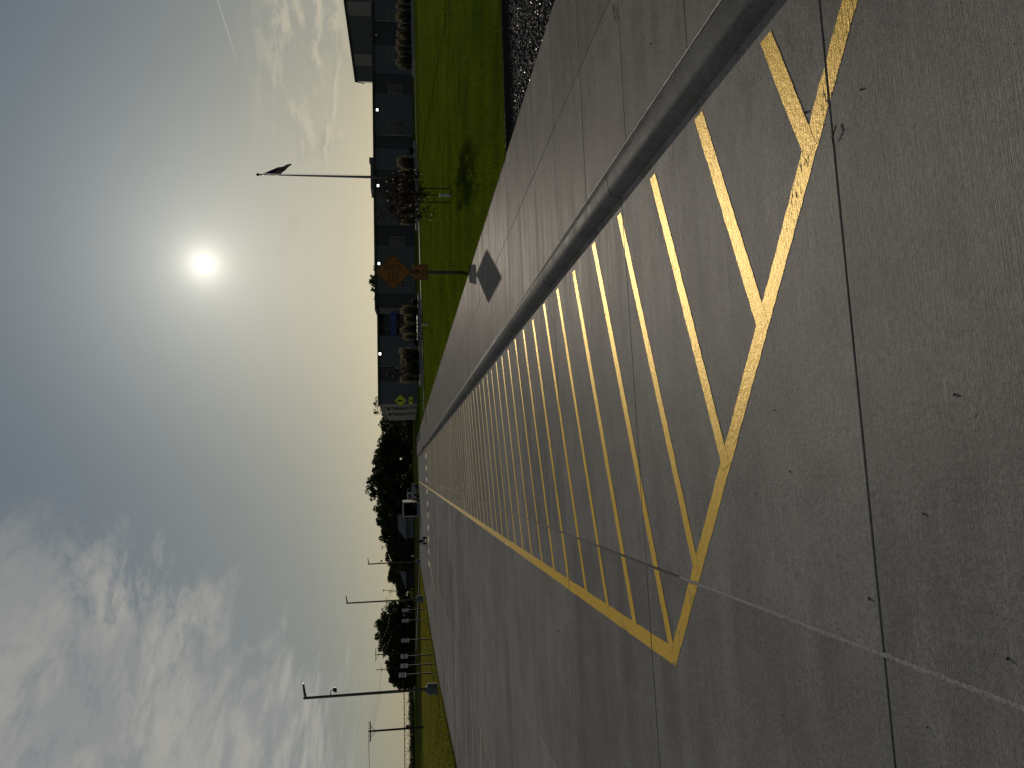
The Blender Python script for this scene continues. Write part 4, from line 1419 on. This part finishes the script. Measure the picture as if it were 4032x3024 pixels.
for (y, k, lab) in ((81.3, 'access', 'white and blue wheelchair parking sign on the post nearest the camera-less light pole'),
                    (75.7, 'access', 'white and blue wheelchair parking sign on the middle of the three wheelchair posts'),
                    (67.0, 'access', 'white and blue wheelchair parking sign next to the plain pale signs'),
                    (61.3, 'plain', 'plain pale parking sign on the post next to the wheelchair signs'),
                    (58.4, 'plain', 'plain pale parking sign on the middle of the three plain posts'),
                    (55.85, 'plain', 'plain pale parking sign on the post nearest the camera light pole')):
    parking_sign(y, k, lab, 2.55 if y < 56 else 2.45)

# ------------------------------------------------------------------ utility poles and wires
def utility_pole(loc, h, label, arms, rz=0.0, r_=0.15, extra=None):
    t = thing('utility_pole', loc, label, 'utility pole', 'wooden utility poles')
    MB().tube([(0, 0, -0.2), (0, 0, h)], [r_, r_ * 0.75], 8).build('pole', 'utility_wood', t)
    for (z, L, brace) in arms:
        a = MB().box((0, -0.12, z), (L, 0.10, 0.13)).build('crossarm', 'utility_wood', t)
        if brace:
            for s2 in (-1, 1):
                MB().tube([(s2 * L * 0.28, -0.12, z - 0.06), (0, -0.12, z - 0.06 - L * 0.26)], 0.03, 4).build('brace', 'utility_wood', a)
        for k in (-0.47, -0.2, 0.2, 0.47):
            MB().tube([(L * k, -0.12, z + 0.05), (L * k, -0.12, z + 0.16), (L * k, -0.12, z + 0.22)], [0.025, 0.05, 0.02], 6).build('insulator', 'dark_metal', a)
    if extra == 'box':
        MB().box((0.3, -0.1, h * 0.30), (0.35, 0.3, 0.5), bev=0.02).build('equipment_box', 'dark_metal', t)
    if extra == 'transformer':
        MB().tube([(-0.4, -0.1, h - 2.2), (-0.4, -0.1, h - 1.2)], 0.28, 10).build('transformer', 'dark_metal', t)
    t.rotation_euler = (0, 0, rz)
    return t


utility_pole((-32.0, 102, -0.05), 6.95, 'dark wooden utility pole with one braced crossarm, standing in the open verge', [(6.72, 2.35, True)], extra='box')
utility_pole((-46.9, 210, GROUND_Z), 10.6, 'dark utility pole with two crossarms in front of the tree clump', [(10.4, 3.3, True), (8.5, 2.5, True)], r_=0.16)
utility_pole((-50.7, 210, GROUND_Z), 10.5, 'slim utility pole with short side brackets beside the two-armed pole', [(8.9, 1.0, False), (7.6, 0.8, False)], r_=0.12)
utility_pole((-38.7, 240, GROUND_Z), 8.6, 'distant utility pole with single crossarm behind the camera-less light pole', [(8.2, 2.8, False)])
utility_pole((-29.4, 240, GROUND_Z), 6.5, 'distant utility pole with transformer above the dark shed', [(6.0, 2.2, False)], extra='transformer')
utility_pole((-34.3, 235, GROUND_Z), 9.3, 'thin bare far utility pole between the shed and the camera-less light pole', [(8.9, 0.8, False)], r_=0.09)
utility_pole((-35.2, 238, GROUND_Z), 7.9, 'thin far utility pole with two small brackets beside the bare one', [(7.0, 0.9, False), (5.3, 0.8, False)], r_=0.09)
utility_pole((-17.6, 190, GROUND_Z), 7.9, 'slender pole with a small head bracket in front of the wood', [(7.8, 0.9, False)], r_=0.08)
utility_pole((-66, 78, -0.05), 8.0, 'utility pole standing outside the open verge end of the wire run', [(7.7, 2.4, True)])


def wire(p, q, sag, label, r_=0.012):
    p, q = Vector(p), Vector(q)
    pts = [p.lerp(q, i / 24) - Vector((0, 0, sag * 4 * (i / 24) * (1 - i / 24))) for i in range(25)]
    o = MB().tube([v - p for v in pts], r_, 4).build('power_line', 'wire')
    o.location = p
    tag(o, label, 'power line', 'power lines between the utility poles')


for k, (a, c) in enumerate(((-1.1, -1.5), (-0.45, -0.6), (0.45, 0.6), (1.1, 1.5))):
    wire((-32.0 + a, 101.88, 6.90), (-46.9 + c, 209.9, 10.45), 1.5, 'thin dark wire sagging from the single-arm utility pole to the two-armed pole', 0.014)
    wire((-32.0 + a, 101.88, 6.90), (-66 + a, 77.9, 7.9), 0.8, 'thin dark wire running from the single-arm utility pole out over the verge', 0.014)
for k, c in enumerate((-1.3, 0.0, 1.3)):
    wire((-46.9 + c, 209.9, 10.4 - 1.9 * (k == 1)), (-38.7 + c * .9, 239.9, 8.3), 2.2, 'thin grey wire sagging across the dark tree clump', 0.02)
    wire((-38.7 + c * .9, 239.9, 8.3), (-29.4 + c * .7, 239.9, 6.1), 0.9, 'thin grey wire between the two distant crossarm poles', 0.02)

# ------------------------------------------------------------------ centre-pivot irrigation, corn, far trees
t = thing('irrigation_pivot', (-125, 405, GROUND_Z), 'long irrigation pivot pipe with trussed spans over the corn field', 'irrigation rig')
MB().tube([(-60, 0, 4.75), (28, 0, 4.45)], 0.21, 6).build('water_pipe', 'wire', t)
for k in range(12):
    x = 26 - 7.8 * k
    z = 4.45 + 0.3 * (28 - x) / 88
    MB().tube([(x, 0, z), (x, 0, 2.1)], 0.09, 4).build('strut', 'dark_metal', t)
    MB().tube([(x - 2.6, 0, z), (x, 0, 2.5), (x + 2.6, 0, z)], 0.09, 4).build('truss', 'dark_metal', t)
    MB().tube([(x - 3.9, 0, z), (x - 3.9, 0, 1.9)], 0.06, 4).build('drop_hose', 'galvanized', t)
MB().tube([(-60, 0, 2.6), (28, 0, 2.4)], 0.05, 4).build('truss_rod', 'galvanized', t)
for x in (-34, 5):
    twr = MB().tube([(x - 1.8, 0, 0.4), (x, 0, 4.5), (x + 1.8, 0, 0.4)], 0.09, 4).build('tower', 'galvanized', t)
    for s2 in (-1.8, 1.8):
        MB().tube([(x + s2, -0.15, 0.55), (x + s2, 0.15, 0.55)], 0.55, 14).build('wheel', 'rubber', twr)
r = np.random.default_rng(77)
n = 26000
cxy = np.stack([-420 + 360 * r.random(n), 345 + 40 * r.random(n) ** 1.6], 1)
kp = cxy[:, 0] < -62 - (cxy[:, 1] - 345) * 0.1
cxy = cxy[kp]
V = blades(len(cxy), cxy, GROUND_Z, 1.75, 0.5, 0.5, 78)
stuff(tag(link('corn_field', npmesh('corn_field', V, 3, 'corn_leaf')), 'dark band of standing corn across the far field', 'corn field'))
n = 5000
cs = [(-900 + 2200 * r.random(), 900 + 60 * r.random(), 0.5 + 1.2 * r.random()) for _ in range(260)]
stuff(tag(link('far_wood', npmesh('far_wood', leaf_cloud(cs, [3.0] * 260, [60] * 260, 1.6, 79, 0.5), 4, 'tree_leaf')), 'low far-off line of trees on the horizon', 'wood'))

# ------------------------------------------------------------------ garage, shed
t = thing('garage', (-15.4, 226, GROUND_Z), 'small pale blue-grey garage with hipped metal roof and dark chevron on its wall', 'garage')
MB().box((0, 3, 1.05), (6.6, 6, 2.1)).build('wall', 'barn_wall', t)
rf = MB()
rf.v = [(-3.8, -0.5, 2.08), (3.8, -0.5, 2.08), (3.8, 6.5, 2.08), (-3.8, 6.5, 2.08), (-1.0, 3, 4.35), (3.2, 3, 4.5), (-3.8, -0.5, 1.96), (3.8, -0.5, 1.96), (3.8, 6.5, 1.96), (-3.8, 6.5, 1.96)]
rf.f = [(0, 1, 5, 4), (1, 2, 5), (2, 3, 4, 5), (3, 0, 4), (6, 7, 1, 0), (7, 8, 2, 1), (8, 9, 3, 2), (9, 6, 0, 3), (9, 8, 7, 6)]
rf.mi = [0] * 9
rf.build('roof', 'barn_roof', t)
MB().tube([(-2.3, -0.03, 0.75), (-1.2, -0.03, 1.55), (-0.1, -0.03, 0.75)], 0.09, 4).build('wall_chevron', 'shed_dark', t)
wn_ = MB().box((0.65, -0.03, 1.25), (0.75, 0.08, 1.1)).build('window', 'window_frame', t)
MB().box((0.65, -0.075, 1.25), (0.6, 0.02, 0.95)).build('pane', 'window_glass', wn_)
t = thing('shed', (-31.4, 250, GROUND_Z), 'low dark hip-roofed shed beyond the distant light pole', 'shed')
MB().box((0, 4, 1.15), (9.6, 8, 2.3)).build('wall', 'shed_dark', t)
rf = MB()
rf.v = [(-5.2, -0.4, 2.3), (5.2, -0.4, 2.3), (5.2, 8.4, 2.3), (-5.2, 8.4, 2.3), (-1.2, 4, 4.1), (3.6, 4, 4.1)]
rf.f = [(0, 1, 5, 4), (1, 2, 5), (2, 3, 4, 5), (3, 0, 4), (3, 2, 1, 0)]
rf.mi = [0] * 5
rf.build('roof', 'shed_dark', t)

# ------------------------------------------------------------------ trailer, pickup, little cart
def wheel(parent, c, r_, w, name='wheel'):
    wh = MB().tube([(c[0] - w / 2, c[1], c[2]), (c[0] - w * .4, c[1], c[2]), (c[0] + w * .4, c[1], c[2]), (c[0] + w / 2, c[1], c[2])], [r_ * .9, r_, r_, r_ * .9], 18).build(name, 'rubber', parent)
    MB().tube([(c[0] - w / 2 - .005, c[1], c[2]), (c[0] + w / 2 + .005, c[1], c[2])], r_ * 0.55, 12).build('rim', 'galvanized', wh)
    return wh


t = thing('cargo_trailer', (-5.1, 109.5, -0.08), 'open-backed white cargo trailer with black interior parked at the road end', 'trailer', rz=R_(-2))
W, Hh, L = 2.02, 1.95, 4.4
z0 = 0.42
for sx in (-1, 1):
    MB().box((sx * (W / 2 - 0.03), L / 2, z0 + Hh / 2), (0.06, L, Hh)).build('side_wall', 'trailer_white', t)
    MB().box((sx * (W / 2 - 0.05), -0.02, z0 + Hh / 2), (0.13, 0.06, Hh + 0.02)).build('rear_post', 'trailer_white', t)
    wheel(t, (sx * (W / 2 + 0.10), 2.4, 0.30), 0.33, 0.2)
    MB().box((sx * (W / 2 + 0.11), 2.4, 0.66), (0.25, 0.95, 0.05)).build('fender', 'dark_metal', t)
    MB().box((sx * (W / 2 - 0.06), -0.06, z0 + 0.18), (0.10, 0.02, 0.12)).build('tail_light', 'tail_red', t)
MB().box((0, L / 2, z0 + Hh + 0.02), (W + 0.02, L, 0.05)).build('roof', 'trailer_white', t)
MB().box((0, L - 0.03, z0 + Hh / 2), (W - 0.13, 0.05, Hh - 0.02)).build('front_wall', 'trailer_dark', t)
MB().box((0, L / 2, z0 + 0.03), (W - 0.13, L - 0.1, 0.06)).build('floor', 'trailer_dark', t)
for sx in (-1, 1):
    MB().box((sx * (W / 2 - 0.075), L / 2, z0 + Hh / 2), (0.02, L - 0.12, Hh - 0.06)).build('inner_lining', 'trailer_dark', t)
MB().box((0, L / 2, z0 + Hh - 0.02), (W - 0.16, L - 0.12, 0.02)).build('inner_lining', 'trailer_dark', t)
MB().box((0, -0.07, z0 + Hh - 0.06), (W - 0.2, 0.05, 0.14)).build('header', 'trailer_white', t)
MB().box((0, -0.55, 0.20), (W - 0.16, 1.15, 0.05), rot=Matrix.Rotation(R_(20), 3, 'X')).build('ramp', 'base_concrete_dark', t)
MB().box((0.45, 1.4, z0 + 0.35), (0.7, 0.9, 0.55), bev=0.06).build('cargo_crate', 'shed_dark', t)
MB().tube([(0, L, 0.4), (0, L + 1.1, 0.45)], 0.05, 6).build('tow_bar', 'dark_metal', t)

t = thing('pickup_truck', (-3.5, 116.6, -0.1), 'white pickup truck standing in front of the cargo trailer at the road end', 'pickup truck', rz=R_(-22))
sideP = [(-2.75, 0.42), (2.6, 0.42), (2.75, 0.62), (2.7, 0.98), (1.15, 1.10), (0.55, 1.72), (-0.85, 1.76), (-1.02, 1.10), (-2.75, 1.08)]
MB().prism([(-0.93, p[0], p[1]) for p in sideP], (1.86, 0, 0)).build('body', 'car_white', t)
for sx in (-1, 1):
    MB().prism([(sx * 0.935, p[0], p[1]) for p in [(-0.80, 1.14), (0.95, 1.14), (0.48, 1.62), (-0.74, 1.66)]], (sx * 0.006, 0, 0)).build('side_window', 'window_glass', t)
    for yy in (-1.75, 1.72):
        wheel(t, (sx * 0.82, yy, 0.40), 0.40, 0.26)
    MB().box((sx * 0.80, -2.76, 0.88), (0.14, 0.03, 0.3)).build('tail_light', 'tail_red', t)
    MB().box((sx * 1.02, 0.72, 1.22), (0.16, 0.1, 0.18)).build('mirror', 'dark_metal', t)
MB().prism([(-0.80, -0.90, 1.68), (0.80, -0.90, 1.68), (0.80, -1.01, 1.18), (-0.80, -1.01, 1.18)], (0, -0.03, 0)).build('rear_window', 'window_glass', t)
MB().box((0, -1.9, 1.075), (1.60, 1.55, 0.03)).build('bed_liner', 'trailer_dark', t)
MB().box((0, -2.80, 0.55), (1.8, 0.12, 0.18), bev=0.02).build('bumper', 'galvanized', t)

t = thing('utility_cart', (-6.55, 75.6, -0.075), 'small black four-wheeled cart with two fat front tyres on the paving by the crosswalk', 'cart', rz=R_(6))
for sx in (-1, 1):
    wheel(t, (sx * 0.29, 0, 0.21), 0.21, 0.15)
    wheel(t, (sx * 0.24, 0.75, 0.16), 0.16, 0.12)
MB().tube([(-0.3, 0, 0.21), (0.3, 0, 0.21)], 0.03, 6).build('axle', 'dark_metal', t)
MB().box((0, 0.4, 0.34), (0.30, 0.9, 0.16), bev=0.04).build('chassis', 'dark_metal', t)
MB().box((-0.04, 0.45, 0.56), (0.34, 0.40, 0.30), bev=0.06).build('engine_cover', 'black_plastic', t)
MB().box((0.0, 0.72, 0.80), (0.34, 0.10, 0.34), bev=0.04).build('seat_back', 'black_plastic', t)
MB().tube([(0, 0.1, 0.4), (0.0, 0.18, 0.86), (-0.22, 0.22, 0.94)], 0.018, 5).tube([(0.0, 0.18, 0.86), (0.22, 0.22, 0.94)], 0.018, 5).build('handlebar', 'dark_metal', t)
MB().tube([(0.14, 0.16, 0.66), (0.16, 0.12, 0.80)], [0.05, 0.06], 8).build('headlight', 'galvanized', t)

# ------------------------------------------------------------------ litter: twigs, pebbles
def twig(loc, L, rz, label):
    b = MB()
    z = 0.006
    b.tube([(0, 0, z), (L * 0.4, L * 0.05, z + .004), (L, -L * 0.03, z)], [0.003, 0.0025, 0.0015], 4)
    b.tube([(L * .3, L * .03, z + .002), (L * .42, L * .22, z + .012)], 0.0015, 4)
    b.tube([(L * .55, L * .03, z + .002), (L * .72, -L * .18, z + .01)], 0.0015, 4)
    b.tube([(L * .8, 0, z), (L * .92, L * .15, z + .006)], 0.0012, 4)
    o = b.build('twig', 'twig')
    o.location = loc
    o.rotation_euler = (0, 0, rz)
    tag(o, label, 'twig')


twig((3.34, 5.30, zw(3.4)), 0.20, 0.4, 'dry forked twig lying on the sidewalk joint')
twig((1.36, 2.80, zr(1.4)), 0.07, 2.6, 'thin dry stalk stuck in the joint across the yellow front line')
r = np.random.default_rng(55)
pb = []
for (x, y, s_) in ((1.52, 3.02, .013), (1.42, 2.62, .011), (0.25, 3.55, .009), (-0.20, 2.52, .010), (-0.55, 2.90, .012), (-1.25, 3.75, .010), (-1.15, 2.45, .013), (-0.62, 2.20, .010), (-0.95, 2.62, .009), (0.2, 2.3, .009), (2.75, 4.6, .010), (-0.05, 3.45, .010), (-2.6, 6.8, .014), (-2.0, 9.6, .016)):
    s_ *= 0.6
    sv = octv * (0.6 + 0.7 * r.random((6, 1))) * s_
    me = idxmesh('pebble', sv, octf, 'stone')
    o = link('pebble', me, None, (x, y, (zr(x) if x < 2.1 else zw(x)) + s_ * 0.45))
    tag(o, 'tiny dark pebble lying loose on the concrete', 'pebble', 'pebbles scattered on the concrete')
